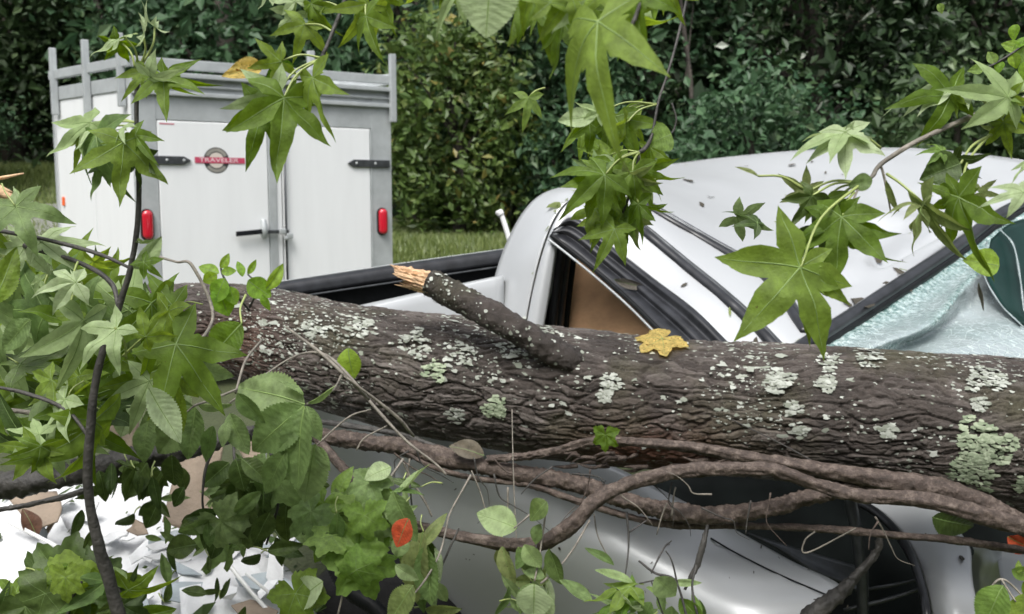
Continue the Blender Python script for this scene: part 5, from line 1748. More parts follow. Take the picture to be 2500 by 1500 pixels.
# --- thick dark limb at the left, low
vine('thick black limb low at the left edge behind the leaves', [(-80, 1190, 2.3, 38), (60, 1178, 2.3, 40), (200, 1150, 2.32, 40), (330, 1120, 2.35, 36), (460, 1100, 2.4, 28), (600, 1060, 2.5, 20), (740, 1050, 2.6, 14)], mat='twig', seed=8, group=None, name='dark_limb')
vine('thin crooked stick crossing the white sheet at far left', [(-40, 1250, 2.2, 7), (60, 1235, 2.2, 8), (150, 1215, 2.2, 8), (220, 1195, 2.2, 9)], mat='twig', seed=9, group=None, name='stick')

# --- compound leaves hanging over the trunk's underside
t = branch('hickory_branch', 'large ribbed compound leaves hanging below the trunk left of centre', (835, 915, 2.2),
           [[(900, 975, 2.3, 4), (840, 915, 2.2, 4), (780, 860, 2.25, 4), (700, 800, 2.35, 3.5)], [(835, 915, 2.2, 3), (815, 950, 2.18, 3), (780, 975, 2.15, 3), (748, 988, 2.12, 3)], [(840, 918, 2.2, 3), (960, 1010, 2.25, 4), (1010, 1065, 2.3, 4)]], mat='twig_pale', cat='branch')
H = (748, 988, 2.12)
for a in [
    (744, 988, 567, 928, 'hickory', 0.25, 1.25), (742, 992, 603, 1108, 'hickory', 0.1, 1.35), (745, 994, 708, 1200, 'hickory', 0.5, 1.0), (748, 992, 775, 1075, 'hickory', 0.3, 1.1), (752, 985, 822, 945, 'pale', 0.9, 0.9),
    (770, 1085, 738, 1232, 'hickory', 0.2, 1.35), (775, 1090, 800, 1150, 'hickory', 0.4, 1.1), (740, 965, 690, 920, 'hickory', 0.9, 0.9), (700, 1100, 640, 1210, 'hickory', 0.3, 1.0),
]:
    leaf(t, 'ovate', a[0], a[1], a[2], a[3], 2.10 + random.uniform(-0.04, 0.04), a[4], a[5], random.uniform(-0.03, 0.03), a[6])
t = branch('hickory_branch', 'compound leaf with drooping leaflets near the dark limb at left', (475, 990, 2.0), [[(580, 950, 2.1, 3), (520, 975, 2.05, 3), (475, 990, 2.0, 3)], [(475, 990, 2.0, 2.5), (440, 1020, 2.0, 2)], [(575, 960, 2.1, 3), (600, 880, 2.2, 3), (640, 830, 2.3, 3)]], mat='twig_pale')
for a in [
    (475, 992, 372, 1118, 'hickory', 0.1, 1.2), (478, 995, 455, 1125, 'hickory', 0.3, 1.2), (470, 990, 338, 1040, 'hickory', 0.4, 1.1), (465, 1000, 400, 940, 'pale', 0.4, 1.3), (360, 1030, 345, 1130, 'hickory', 0.3, 1.3), (480, 985, 560, 1000, 'pale', 0.9, 0.8), (330, 980, 280, 1070, 'pale', 0.4, 1.2),
    (520, 1040, 500, 1130, 'hickory', 0.3, 1.1), (560, 1010, 600, 1110, 'hickory', 0.4, 1.1), (555, 1030, 540, 1090, 'pale', 0.3, 1.1), (420, 1110, 420, 1200, 'shade_green', 0.2, 1.3), (470, 950, 420, 880, 'hickory', 0.4, 1.2), (580, 960, 640, 1040, 'hickory', 0.4, 1.0),
]:
    leaf(t, 'ovate', a[0], a[1], a[2], a[3], 2.02 + random.uniform(-0.08, 0.08), a[4], a[5], random.uniform(-0.03, 0.03), a[6])

# --- light sprig on top of the trunk
t = branch('yellow_green_sprig', 'young bright sprig standing up on the trunk before the trailer', (600, 740, 2.5), [[(610, 760, 2.55, 3), (560, 700, 2.5, 3), (540, 660, 2.5, 2.5), (545, 640, 2.5, 2)], [(610, 750, 2.55, 3), (630, 700, 2.5, 2.5), (605, 670, 2.5, 2)]], cat='sprig')
for (x, y, x2, y2, w) in [(535, 668, 484, 650, 1.4), (530, 670, 495, 690, 1.7), (538, 655, 562, 622, 1.2), (540, 665, 575, 660, 1.5), (550, 680, 520, 740, 1.6), (592, 676, 582, 636, 1.0), (605, 670, 626, 634, 1.0), (605, 685, 660, 725, 1.7), (650, 708, 695, 648, 1.0), (640, 720, 655, 760, 1.3), (560, 700, 575, 745, 1.6), (530, 700, 560, 770, 1.8)]:
    leaf(t, 'ovate', x, y, x2, y2, 2.45 + random.uniform(-0.03, 0.03), 'sprig', random.uniform(-0.3, 0.5), 0, w)

# --- dark small leaves hanging against the white sheets
t = branch('shaded_twig', 'dark leafy twigs hanging against the white sheets at lower left', (520, 1080, 2.3),
           [[(560, 1040, 2.35, 4), (510, 1120, 2.32, 4), (495, 1200, 2.3, 3), (500, 1260, 2.3, 3), (530, 1300, 2.3, 2.5)], [(570, 1050, 2.35, 3.5), (575, 1150, 2.3, 3.5), (600, 1250, 2.3, 3), (560, 1330, 2.3, 2)], [(420, 1090, 2.3, 4), (400, 1170, 2.3, 3), (390, 1220, 2.3, 2.5)], [(660, 1100, 2.3, 4), (680, 1220, 2.3, 3.5), (650, 1330, 2.3, 2.5)]], cat='twig')
for (x, y, x2, y2, w) in [(360, 1130, 300, 1220, 1.4), (395, 1150, 350, 1215, 1.2), (240, 1150, 265, 1225, 1.2), (385, 1225, 335, 1265, 1.2), (385, 1230, 355, 1295, 1.3), (480, 1330, 397, 1342, 1.5), (560, 1130, 490, 1190, 1.5), (575, 1120, 600, 1200, 1.5), (590, 1120, 660, 1180, 1.3), (600, 1160, 560, 1240, 1.4), (640, 1180, 700, 1260, 1.4), (620, 1230, 570, 1300, 1.3), (590, 1260, 640, 1340, 1.4), (660, 1250, 620, 1330, 1.4), (700, 1230, 690, 1330, 1.3), (540, 1300, 510, 1370, 1.3), (450, 1190, 420, 1240, 1.3), (440, 1140, 450, 1200, 1.3)]:
    leaf(t, 'ovate', x, y, x2, y2, 2.28 + random.uniform(-0.08, 0.08), 'shade_green', random.uniform(-0.4, 0.4), 0, w)
scatter(t, [(560, 1120), (740, 1160), (760, 1330), (600, 1360), (500, 1290)], 40, ['ovate', 'ovate', 'ovate', 'grape'], 2.2, 2.5, 55, 95, ['shade_green', 'shade_green', 'hickory'], 41)
scatter(t, [(230, 1110), (420, 1120), (400, 1180), (240, 1170)], 22, ['ovate'], 2.2, 2.5, 55, 90, ['shade_green'], 42)

scatter(t, [(130, 1240), (420, 1200), (700, 1380), (640, 1490), (330, 1480)], 24, ['ovate', 'ovate', 'lance'], 2.3, 2.6, 40, 75, ['shade_green', 'shade_green', 'hickory'], 43)

# --- wild grape below the loop
t = branch('grape_vine', 'bright wild grape leaves hanging below the vine loop at left', (870, 1240, 2.2),
           [[(985, 1120, 2.3, 3), (930, 1200, 2.25, 3), (880, 1280, 2.2, 3), (855, 1320, 2.2, 2.5)], [(880, 1290, 2.2, 2.5), (850, 1400, 2.2, 2.5), (820, 1520, 2.2, 2.5)], [(1090, 1290, 2.3, 2.5), (1070, 1360, 2.25, 2.5), (1020, 1440, 2.2, 2.5), (960, 1490, 2.2, 2)], [(1150, 1160, 2.4, 3), (1100, 1250, 2.35, 2.5), (1090, 1290, 2.3, 2.5)]], mat='twig_pale', cat='vine')
for a in [
    ('grape', 880, 1370, 915, 1470, 'grape', 0.1, 1.0), ('grape', 870, 1340, 830, 1430, 'grape', 0.3, 0.9), ('grape', 810, 1310, 740, 1320, 'grape', 0.4, 0.8), ('grape', 790, 1230, 760, 1290, 'grape', 0.3, 0.9), ('grape', 890, 1260, 900, 1330, 'grape', 0.3, 0.9), ('grape', 870, 1390, 940, 1420, 'grape', 0.5, 0.8), ('grape', 800, 1330, 830, 1380, 'hickory', 0.4, 0.9),
    ('ovate', 955, 1140, 890, 1165, 'pale', 0.4, 1.6), ('ovate', 960, 1200, 1010, 1330, 'hickory', 0.4, 1.1), ('ovate', 940, 1180, 920, 1260, 'hickory', 0.3, 1.3), ('ovate', 965, 1380, 1022, 1418, 'pale', 0.3, 1.4), ('ovate', 970, 1360, 985, 1300, 'hickory', 0.3, 1.6), ('ovate', 1030, 1300, 1000, 1480, 'olive', 0.5, 0.9), ('ovate', 1010, 1430, 940, 1520, 'olive', 0.3, 1.5),
    ('lance', 785, 1420, 760, 1500, 'olive', 0.2, 1.6), ('ovate', 790, 1420, 700, 1480, 'pale', 0.3, 1.4), ('grape', 720, 1450, 760, 1530, 'green', 0.3, 0.9), ('ovate', 1040, 1330, 1050, 1480, 'hickory', 0.5, 0.8), ('ovate', 910, 1150, 960, 1190, 'pale', 0.6, 1.3), ('grape', 760, 1250, 700, 1310, 'hickory', 0.4, 0.9), ('grape', 900, 1180, 870, 1240, 'hickory', 0.5, 1.0),
]:
    leaf(t, a[0], a[1], a[2], a[3], a[4], 2.18 + random.uniform(-0.06, 0.06), a[5], a[6], random.uniform(-0.03, 0.03), a[7])
scatter(t, [(740, 1180), (960, 1180), (1010, 1290), (960, 1400), (860, 1340), (740, 1300)], 26, ['grape', 'ovate', 'ovate'], 2.15, 2.45, 55, 100, ['hickory', 'hickory', 'shade_green', 'grape'], 51)

# --- leaves drooping before the door, centre
t = branch('drooping_seedling', 'pale drooping leaves hanging in front of the grey door', (1330, 1230, 2.35),
           [[(1440, 1270, 2.4, 2.5), (1400, 1340, 2.38, 2.5), (1360, 1390, 2.35, 2.5), (1320, 1425, 2.32, 2.5)], [(1330, 1220, 2.38, 2.5), (1290, 1260, 2.35, 2.5), (1255, 1290, 2.33, 2)], [(1335, 1230, 2.36, 2.5), (1320, 1340, 2.34, 2.5), (1305, 1420, 2.32, 2)]], mat='twig_pale', cat='seedling')
for a in [
    ('ovate', 1262, 1290, 1165, 1250, 'pale', 0.2, 1.5), ('ovate', 1225, 1335, 1250, 1432, 'olive', 0.6, 1.0), ('ovate', 1265, 1335, 1320, 1420, 'hickory', 0.4, 1.3), ('ovate', 1280, 1330, 1320, 1390, 'pale', 0.3, 1.4), ('ovate', 1305, 1425, 1300, 1520, 'pale', 0.1, 1.9), ('ovate', 1300, 1425, 1265, 1500, 'hickory', 0.4, 1.3), ('ovate', 1340, 1340, 1370, 1430, 'shade_green', 0.6, 0.9),
    ('ovate', 1330, 1410, 1280, 1390, 'hickory', 0.5, 1.2), ('round', 1335, 1225, 1290, 1270, 'shade_green', 0.4, 1.2), ('ovate', 1290, 1340, 1255, 1390, 'hickory', 0.4, 1.2), ('ovate', 1320, 1280, 1300, 1330, 'hickory', 0.5, 1.2),
]:
    leaf(t, a[0], a[1], a[2], a[3], a[4], 2.32 + random.uniform(-0.04, 0.04), a[5], a[6], 0, a[7])

t = branch('drooping_seedling', 'pointed leaves with dry wiry stems at bottom centre', (1600, 1450, 2.2),
           [[(1560, 1370, 2.25, 3), (1600, 1400, 2.22, 3), (1650, 1420, 2.2, 3), (1680, 1520, 2.18, 3.5)], [(1590, 1400, 2.22, 2), (1620, 1340, 2.25, 2.5), (1640, 1320, 2.25, 1.5)], [(1655, 1430, 2.2, 2.5), (1640, 1370, 2.2, 2), (1625, 1345, 2.2, 1.5)], [(1560, 1425, 2.2, 2), (1630, 1410, 2.2, 2)], [(1590, 1420, 2.2, 2), (1630, 1530, 2.2, 2)],
            [(1700, 1380, 2.25, 2.5), (1690, 1440, 2.22, 3), (1710, 1530, 2.2, 4)], [(1530, 1250, 2.45, 3), (1535, 1330, 2.43, 2.5), (1525, 1420, 2.4, 1.5)], [(1536, 1300, 2.44, 2), (1580, 1270, 2.45, 1.5)]], cat='seedling', mat='twig')
for a in [
    ('gum', 1540, 1440, 1420, 1450, 'green', 0.5, 0.6), ('gum', 1530, 1450, 1430, 1530, 'grape', 0.3, 0.8), ('lance', 1545, 1425, 1455, 1385, 'pale', 0.7, 0.9), ('lance', 1500, 1380, 1430, 1335, 'hickory', 0.5, 0.7), ('ovate', 1600, 1410, 1650, 1460, 'hickory', 0.3, 1.9), ('ovate', 1590, 1470, 1560, 1530, 'hickory', 0.3, 1.4), ('ovate', 1660, 1460, 1720, 1530, 'grape', 0.4, 1.3), ('ovate', 1640, 1480, 1640, 1560, 'hickory', 0.3, 1.3),
]:
    leaf(t, a[0], a[1], a[2], a[3], a[4], 2.2 + random.uniform(-0.04, 0.04), a[5], a[6], 0, a[7])

scatter(t, [(1400, 1440), (1560, 1400), (1720, 1440), (1730, 1540), (1400, 1540)], 14, ['ovate', 'lance', 'gum'], 2.15, 2.35, 55, 95, ['hickory', 'hickory', 'pale', 'grape'], 71)
t = branch('drooping_seedling', 'ragged grey green leaves hanging left of the door beside the grape leaves', (1050, 1250, 2.35), [[(1120, 1290, 2.4, 2.5), (1080, 1380, 2.36, 2.5), (1040, 1480, 2.34, 2.5)], [(1000, 1180, 2.4, 2.5), (1010, 1300, 2.38, 2.2), (1000, 1420, 2.36, 2)]], mat='twig', cat='seedling')
scatter(t, [(930, 1150), (1030, 1170), (1070, 1330), (1070, 1500), (960, 1500), (950, 1300)], 20, ['ovate', 'lance', 'ovate'], 2.3, 2.5, 60, 110, ['hickory', 'olive', 'pale', 'hickory', 'shade_green'], 72)
t = branch('drooping_seedling', 'small grey green leaves clustered around the sagging vine at centre', (1300, 1360, 2.4), [[(1310, 1330, 2.42, 2), (1300, 1400, 2.4, 2), (1285, 1480, 2.4, 2)]], mat='twig', cat='seedling')
scatter(t, [(1210, 1320), (1350, 1330), (1370, 1440), (1330, 1520), (1240, 1500)], 13, ['ovate', 'lance'], 2.36, 2.5, 60, 105, ['hickory', 'olive', 'hickory', 'shade_green', 'pale'], 73)

# --- bottom left corner leaves (nearest)
t = branch('leafy_shoot', 'leafy green shoots filling the bottom left corner', (150, 1540, 1.6), [[(160, 1560, 1.6, 5), (170, 1480, 1.6, 4), (200, 1420, 1.6, 3)], [(290, 1560, 1.6, 4), (300, 1470, 1.6, 3.5), (285, 1430, 1.6, 3)], [(40, 1560, 1.6, 4), (60, 1480, 1.6, 3)]], cat='shoot')
for a in [('grape', 240, 1450, 230, 1560, 'green', 0.1, 1.0), ('grape', 110, 1450, 80, 1540, 'shade_green', 0.2, 1.0), ('grape', 160, 1410, 160, 1480, 'green', 0.3, 0.8), ('gum', 310, 1440, 345, 1380, 'shade_green', 0.3, 0.9), ('ovate', 300, 1435, 275, 1380, 'hickory', 0.4, 1.2), ('ovate', 30, 1430, 10, 1560, 'green', 0.3, 1.0), ('ovate', 70, 1450, 75, 1390, 'hickory', 0.5, 0.9), ('grape', 300, 1480, 310, 1560, 'shade_green', 0.2, 0.9)]:
    leaf(t, a[0], a[1], a[2], a[3], a[4], 1.6 + random.uniform(-0.05, 0.05), a[5], a[6], 0, a[7])
scatter(t, [(-40, 1430), (150, 1390), (230, 1400), (330, 1440), (330, 1560), (-40, 1560)], 38, ['grape', 'gum', 'ovate'], 1.55, 1.9, 70, 120, ['green', 'shade_green', 'green', 'hickory'], 61)

# --- bottom right corner leaves
t = branch('leafy_shoot', 'few green leaves at the bottom right corner beside the bonnet', (2480, 1540, 2.1), [[(2380, 1520, 2.15, 2.5), (2410, 1450, 2.13, 2.5), (2450, 1415, 2.12, 3), (2520, 1480, 2.1, 3)], [(2445, 1415, 2.12, 2.5), (2480, 1470, 2.1, 2.5)]], cat='shoot', mat='twig_pale')
for a in [('ovate', 2450, 1430, 2390, 1540, 'grape', 0.2, 1.4), ('ovate', 2470, 1390, 2530, 1410, 'grape', 0.4, 1.5), ('ovate', 2500, 1450, 2500, 1540, 'green', 0.3, 1.5), ('ovate', 2485, 1400, 2490, 1370, 'green', 0.4, 1.2), ('ovate', 2500, 1420, 2540, 1480, 'green', 0.4, 1.2)]:
    leaf(t, a[0], a[1], a[2], a[3], a[4], 2.1, a[5], a[6], 0, a[7])


# --- loose leaves, each a thing of its own
def on_trunk(o, px, py, size, spin, lift=0.008, wid=1.0):
    """lay a leaf on the bark at a photo pixel"""
    tp = trunk_px
    cand = np.where(tp['front'] & (abs(tp['px'] - px) < 8) & (abs(tp['py'] - py) < 8))[0]
    i = cand[len(cand) // 2]
    n = Vector(tp['n'][i])
    x = RGT - n * n.dot(RGT)
    x.normalize()
    x = Matrix.Rotation(spin, 3, n) @ x
    y = n.cross(x)
    b = Vector(tp['v'][i]) + n * lift - x * size * 0.5
    o.matrix_basis = Matrix(((x.x * size, y.x * size * wid, n.x * size * 0.5, b.x), (x.y * size, y.y * size * wid, n.y * size * 0.5, b.y), (x.z * size, y.z * size * wid, n.z * size * 0.5, b.z), (0, 0, 0, 1)))


def loose(name, label, kind, bx, by, tx, ty, d, mat, roll, wid, cat='leaf', dd=0.0, var=None):
    o = leaf(None, kind, bx, by, tx, ty, d, mat, roll, dd, wid, var, name=name)
    return tag(o, label, cat)


o = loose('fallen_leaf', 'blotched yellow leaf lying on the trunk right of the stub', 'grape', 1640, 838, 1540, 862, 2.585, 'yellow', 0.55, 1.05, dd=-0.05, var=1)
on_trunk(o, 1590, 856, 0.085, R(215), 0.012, 1.0)
loose('fallen_leaf', 'single green leaf stuck to the trunk left of the stub', 'ovate', 850, 850, 858, 928, 2.70, 'sprig', 0.3, 1.5)
loose('fallen_leaf', 'small lobed dark green leaf caught on the vine under the trunk', 'grape', 1478, 1062, 1476, 1106, 2.47, 'green', 0.2, 0.95)
loose('fallen_leaf', 'orange red leaf hanging under the vine loop', 'ovate', 998, 1266, 964, 1338, 2.02, 'red', 0.3, 1.5)
loose('fallen_leaf', 'dark brown curled leaf wedged under the trunk above the thick vine', 'ovate', 1182, 1112, 1098, 1082, 2.60, 'scrap', 0.5, 1.3)
loose('fallen_leaf', 'feathery dark green leaf on the fender below the vines', 'ovate', 2275, 1262, 2390, 1300, 2.55, 'shade_green', 0.3, 1.6)
loose('fallen_leaf', 'dull red leaf at the right edge below the vines', 'ovate', 2460, 1310, 2530, 1350, 2.5, 'red', 0.3, 1.4)
loose('fallen_leaf', 'dark green leaf cluster lying on the roof behind the hanging branch', 'gum', 1850, 545, 1790, 490, 1.55, 'shade_green', 0.4, 0.9)
loose('fallen_leaf', 'grey green leaf on the roof below the dark leaf', 'gum', 1800, 530, 1890, 570, 1.56, 'hickory', 0.8, 0.9)
loose('fallen_leaf', 'dry twisted leaf strip resting on the black window seal', 'lance', 1500, 682, 1582, 712, 3.33, 'twig_pale', 0.3, 0.9)
loose('fallen_leaf', 'brown leaf scrap near the tan board at lower left', 'ovate', 470, 1110, 500, 1080, 2.6, 'red', 0.3, 1.3)
loose('fallen_leaf', 'brown leaf lying in the litter at far left', 'ovate', 90, 1310, 60, 1240, 2.9, 'brown', 0.3, 1.4)

# ------------------------------------------------------------------ wreckage of white sheets, lower left
def sheet(name, label, grid, mat='debris_white', crumple=0.05, seed=0, cs=5.0, cat='panel', group='crumpled white sheets', su=8, sv=8):
    o = patch(name, grid, mat, None, su, sv, crumple, seed, cs, 0.004)
    return tag(o, label, cat, group)


sheet('sheet_panel', 'largest bright white crumpled sheet behind the dark sapling stem', [[(130, 1215, 3.25), (330, 1150, 3.5), (480, 1130, 3.7)], [(190, 1330, 3.05), (380, 1290, 3.2), (640, 1270, 3.4)], [(300, 1440, 2.85), (470, 1430, 2.95), (690, 1400, 3.1)], [(380, 1600, 2.7), (520, 1600, 2.75), (700, 1600, 2.85)]], seed=1)
sheet('sheet_panel', 'pinkish white lap siding panel at the bottom left edge', [[(-120, 1230, 3.0), (40, 1286, 2.95), (230, 1392, 2.85)], [(-120, 1330, 2.9), (20, 1370, 2.85), (190, 1450, 2.75)], [(-120, 1560, 2.7), (20, 1560, 2.65), (170, 1600, 2.6)]], seed=2, crumple=0.02)
sheet('sheet_panel', 'white sheet with bent ribs at bottom left of the wheel', [[(430, 1380, 2.9), (600, 1340, 3.0), (690, 1380, 3.05)], [(440, 1480, 2.75), (600, 1450, 2.85), (760, 1480, 2.95)], [(430, 1640, 2.6), (600, 1640, 2.7), (830, 1640, 2.85)]], seed=3, crumple=0.08, cs=7)
sheet('sheet_panel', 'narrow white sheet under the thick dark limb at left', [[(-80, 1180, 3.5), (150, 1175, 3.5), (330, 1160, 3.55)], [(-80, 1260, 3.3), (120, 1260, 3.3), (260, 1260, 3.3)], [(-80, 1380, 3.1), (120, 1400, 3.1), (280, 1420, 3.05)]], seed=4)
def shards():
    rg = np.random.default_rng(77)
    for k in range(54):
        x, y = rg.uniform(-40, 720), rg.uniform(1180, 1500)
        if y < 1230 + max(0, x - 450) * 0.5 and x > 300:
            y += 120
        d = 2.72 + (1500 - y) / 330 * 0.55 + rg.uniform(-0.04, 0.02)
        w, h = rg.uniform(0.025, 0.13), rg.uniform(0.012, 0.05)
        c = P(x, y, d)
        nrm = Vector((rg.normal(0, 0.3), rg.normal(-0.5, 0.25), 1.0)).normalized()
        a1 = Vector((math.cos(rg.random() * 6.28), math.sin(rg.random() * 6.28), 0))
        a1 = (a1 - nrm * a1.dot(nrm)).normalized()
        b1 = nrm.cross(a1)
        n_ = rg.integers(5, 8)
        ring = []
        for j in range(n_):
            an = 6.283 * j / n_ + rg.uniform(-0.3, 0.3)
            rr = rg.uniform(0.55, 1.15)
            ring.append(c + a1 * math.cos(an) * w * rr + b1 * math.sin(an) * h * rr + nrm * rg.normal(0, 0.006))
        top = ring
        bot = [p - nrm * 0.004 for p in ring]
        vs = top + bot
        fs = [tuple(range(n_)), tuple(range(2 * n_ - 1, n_ - 1, -1))] + [(i, n_ + i, n_ + (i + 1) % n_, (i + 1) % n_) for i in range(n_)]
        o = mesh_obj('broken_shard', vs, fs, 'cardboard' if k % 9 == 8 else ('shard_grey' if k % 3 == 1 else 'debris_white'), None, smooth=False)
        zone = 'at the far left edge' if x < 150 else ('beside the dark sapling stem' if x < 420 else 'below the dark hanging leaves')
        part_ = 'upper' if y < 1340 else 'lower'
        size = 'large' if w > 0.095 else ('middling' if w > 0.06 else 'small')
        what = 'torn tan scrap' if k % 9 == 8 else ('bluish grey shard' if k % 3 == 1 else 'broken white shard')
        tag(o, '%s %s in the %s wreckage %s' % (size, what, part_, zone), 'shard', 'torn tan scraps in the wreckage' if k % 9 == 8 else 'broken white shards in the wreckage')


shards()
for lb, pts in (('pale edge trim lying along the lower left siding panel', [(20, 1274, 2.9, 6), (120, 1325, 2.86, 6), (222, 1382, 2.8, 7)]), ('bent white trim strip leaning at the bottom of the white wreckage', [(545, 1360, 2.82, 7), (600, 1430, 2.78, 7), (690, 1530, 2.72, 7)]), ('second thin trim strip beside the wheel in the wreckage', [(600, 1400, 2.75, 5), (680, 1470, 2.72, 5), (730, 1540, 2.7, 5)])):
    o = tube_px('trim_strip', pts, 'white_plastic', None, 4, 3)
    tag(o, lb, 'trim', 'loose trim strips')
sheet('tan_board', 'torn tan board leaning in the wreckage under the compound leaves', [[(440, 1080, 3.0), (500, 1075, 3.0), (545, 1090, 3.0)], [(420, 1180, 2.95), (475, 1180, 2.93), (530, 1190, 2.95)], [(395, 1275, 2.85), (460, 1295, 2.85), (525, 1285, 2.85)]], 'cardboard', 0.03, 5, 9, 'board', 'torn tan boards')
sheet('tan_board', 'small tan scrap of board right of the larger one', [[(550, 1050, 2.9), (600, 1050, 2.9)], [(590, 1110, 2.88), (650, 1120, 2.88)], [(610, 1160, 2.86), (650, 1165, 2.86)]], 'cardboard', 0.02, 6, 9, 'board', 'torn tan boards')
sheet('tan_board', 'pale tan torn board above the dark limb at left', [[(230, 985, 2.7), (330, 990, 2.7)], [(260, 1040, 2.68), (340, 1050, 2.68)], [(285, 1090, 2.66), (320, 1100, 2.66)]], 'cardboard', 0.02, 7, 9, 'board', 'torn tan boards')
sheet('tan_board', 'brownish board lying below the thin stick at far left', [[(10, 1205, 3.1), (140, 1200, 3.1)], [(60, 1270, 3.0), (150, 1240, 3.0)], [(70, 1300, 2.96), (140, 1275, 2.96)]], 'cardboard', 0.02, 8, 9, 'board', 'torn tan boards')
# corrugated black hose
pts = catmull([(*P(805, 1340, 2.75), 1), (*P(820, 1390, 2.7), 1), (*P(850, 1440, 2.66), 1), (*P(910, 1480, 2.62), 1), (*P(960, 1540, 2.6), 1)], 16)
ring = [(p[0], p[1], p[2], 0.020 + 0.004 * (k % 2)) for k, p in enumerate(pts)]
vv, ff = tube_geo(ring, 12, 1, smoothpath=False)
tag(mesh_obj('corrugated_hose', vv, ff, 'plastic', None), 'black corrugated hose curling behind the grape leaves', 'hose')
# splintered pale limb end at the far left
t = empty('splintered_limb', P(-60, 460, 2.4), 'pale splintered end of a broken limb at the far left edge', 'limb')
for (x0, y0, x1, y1, w0) in [(-120, 440, 45, 485, 26), (-120, 430, 30, 470, 20), (-100, 455, 58, 424, 5), (-120, 470, 20, 492, 16)]:
    tube_px('splinter', [(x0, y0, 2.4, w0), ((x0 + x1) / 2, (y0 + y1) / 2, 2.4, w0), (x1, y1, 2.4, 2)], 'wood', t, 7, 6, 0.2, x1)


# --- thin twig tangle below the trunk
t = branch('twig_tangle', 'tangle of thin bare twigs below the left part of the trunk', (900, 1000, 2.45), [
    [(560, 985, 2.5, 2.5), (700, 880, 2.55, 2.5), (780, 862, 2.6, 3), (840, 905, 2.55, 4), (920, 1000, 2.5, 4), (990, 1075, 2.48, 3.5), (1060, 1130, 2.48, 3), (1090, 1160, 2.48, 3)],
    [(770, 1090, 2.5, 2), (850, 1020, 2.5, 2.5), (905, 1000, 2.5, 2)], [(870, 1100, 2.5, 2), (890, 1070, 2.5, 2), (945, 1040, 2.5, 2)], [(985, 1130, 2.5, 3), (1010, 1180, 2.5, 3), (1040, 1230, 2.5, 3), (1055, 1262, 2.5, 2.5)], [(1000, 1120, 2.5, 2.5), (990, 1200, 2.5, 2.5), (980, 1235, 2.5, 2)], [(1250, 1000, 2.55, 1.3), (1252, 1100, 2.5, 1.3), (1255, 1200, 2.48, 1.6), (1262, 1340, 2.45, 1.2)],
    [(1240, 1190, 2.5, 3), (1240, 1250, 2.5, 2), (1245, 1245, 2.5, 1)], [(1450, 1255, 2.48, 2), (1460, 1310, 2.46, 2), (1490, 1370, 2.45, 1.2)], [(1640, 1260, 2.45, 3), (1645, 1210, 2.45, 2), (1650, 1190, 2.45, 2)], [(2090, 1290, 2.46, 2), (1970, 1350, 2.46, 2), (1965, 1320, 2.46, 2), (1990, 1298, 2.46, 2)]], cat='twigs', mat='twig_pale', sides=6)
rgt = random.Random(91)
for k in range(20):
    x = rgt.uniform(900, 2300)
    y = 1080 + (x - 900) * 0.13 + rgt.uniform(-10, 60)
    d = 2.5 - (x - 900) * 0.0001 + rgt.uniform(-0.06, 0.04)
    pts, a = [], rgt.uniform(20, 160)
    for j in range(rgt.randint(3, 5)):
        pts.append((x, y, d, max(0.7, 2.4 - 0.5 * j)))
        a += rgt.gauss(0, 28)
        L = rgt.uniform(24, 58)
        x += math.cos(R(a)) * L
        y += math.sin(R(a)) * L
    tube_px('stem', pts, rgt.choice(['twig', 'twig', 'vine', 'twig_pale']), t, 5, 4, 0.2, k)
tag(tube_px('thin_tendril', [(1600, 905, 2.62, 1.4), (1760, 1010, 2.55, 1.4), (1900, 1080, 2.5, 1.4), (2010, 1140, 2.44, 1.6)], 'twig', None, 5, 6), 'hair thin tendril slanting across the right half of the trunk', 'tendril')


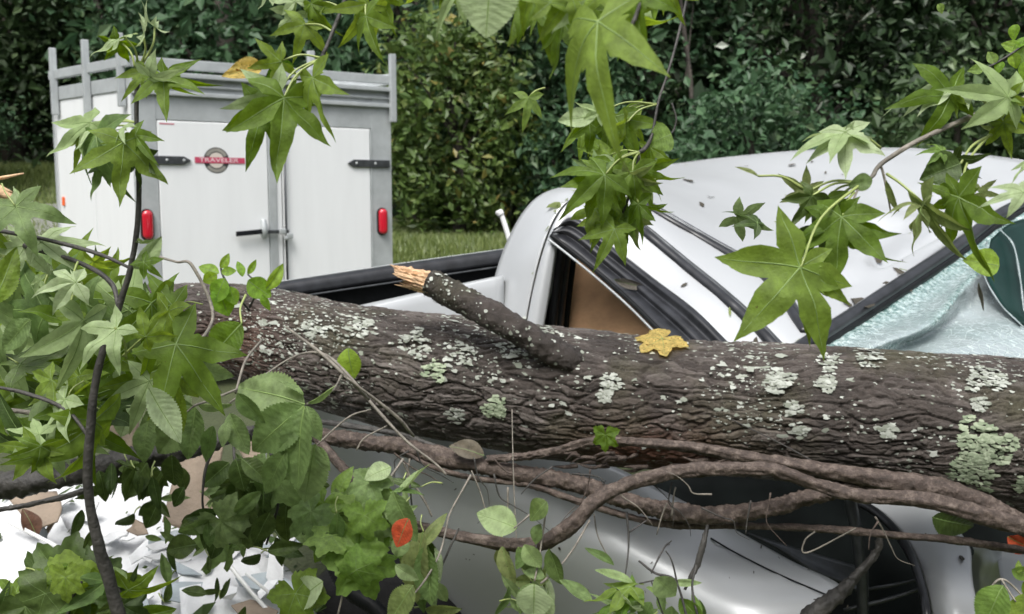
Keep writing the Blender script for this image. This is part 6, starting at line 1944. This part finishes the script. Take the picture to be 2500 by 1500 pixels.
# --- leaf litter on roof, door and sheets
def litter(name, label, surf, n, size, mat, seed, lift=0.004):
    rg = np.random.default_rng(seed)
    c, nr = [], []
    for o in surf:
        me = o.data
        v = np.empty(len(me.vertices) * 3)
        me.vertices.foreach_get('co', v)
        nn = np.empty(len(me.vertices) * 3)
        me.vertices.foreach_get('normal', nn)
        c.append(v.reshape(-1, 3))
        nr.append(nn.reshape(-1, 3))
    c, nr = np.concatenate(c), np.concatenate(nr)
    sg = np.sign(np.sum(nr * (np.array(EYE) - c), 1))[:, None]
    nr = nr * sg
    area = np.minimum(np.linalg.norm(np.roll(c, -1, axis=0) - c, axis=1), 0.2) ** 1.6 + 1e-6
    i = rg.choice(len(c), n, p=area / area.sum())
    jit = rg.normal(0, 0.02, (n, 3))
    jit -= nr[i] * np.sum(jit * nr[i], 1)[:, None]
    p = c[i] + jit + nr[i] * lift
    nn = nr[i] + rg.normal(0, 0.15, (n, 3))
    nn /= np.linalg.norm(nn, axis=1)[:, None]
    a = rg.normal(size=(n, 3))
    a -= nn * np.sum(a * nn, 1)[:, None]
    a /= np.linalg.norm(a, axis=1)[:, None]
    b = np.cross(nn, a)
    sz = size * rg.lognormal(-0.3, 0.6, n)
    asp = rg.uniform(0.12, 0.6, n)
    v = []
    for k in range(7):
        an = 6.283 * k / 7
        rr = sz * rg.uniform(0.25, 0.65, n)
        v.append(p + a * (math.cos(an) * rr)[:, None] + b * (math.sin(an) * rr * asp)[:, None] + nn * (rg.random(n) * sz * 0.12)[:, None])
    v = np.stack(v, 1).reshape(-1, 3)
    q = np.arange(7 * n).reshape(n, 7)
    o = np_mesh_obj(name, v, q, mat, None, smooth=False)
    return tag(o, label, 'litter', kind='stuff')


part = {o.name.split('.')[0]: o for o in truck.children}
litter('leaf_litter', 'scraps of leaf scattered on the truck roof', [part['roof']], 48, 0.045, 'scrap', 1, 0.006)
litter('leaf_litter', 'dark specks scattered on the crushed door and fender', [part['door'], part['front_fender']], 70, 0.013, 'scrap', 2, 0.006)
litter('leaf_litter', 'green leaf scraps scattered on the truck roof and pillar', [part['roof'], part['rear_pillar']], 30, 0.04, 'olive', 4, 0.006)
litter('leaf_litter', 'leaf scraps scattered over the white sheets', [o for o in bpy.data.objects if o.name.startswith('sheet_panel')], 170, 0.045, 'shade_green', 3, 0.012)
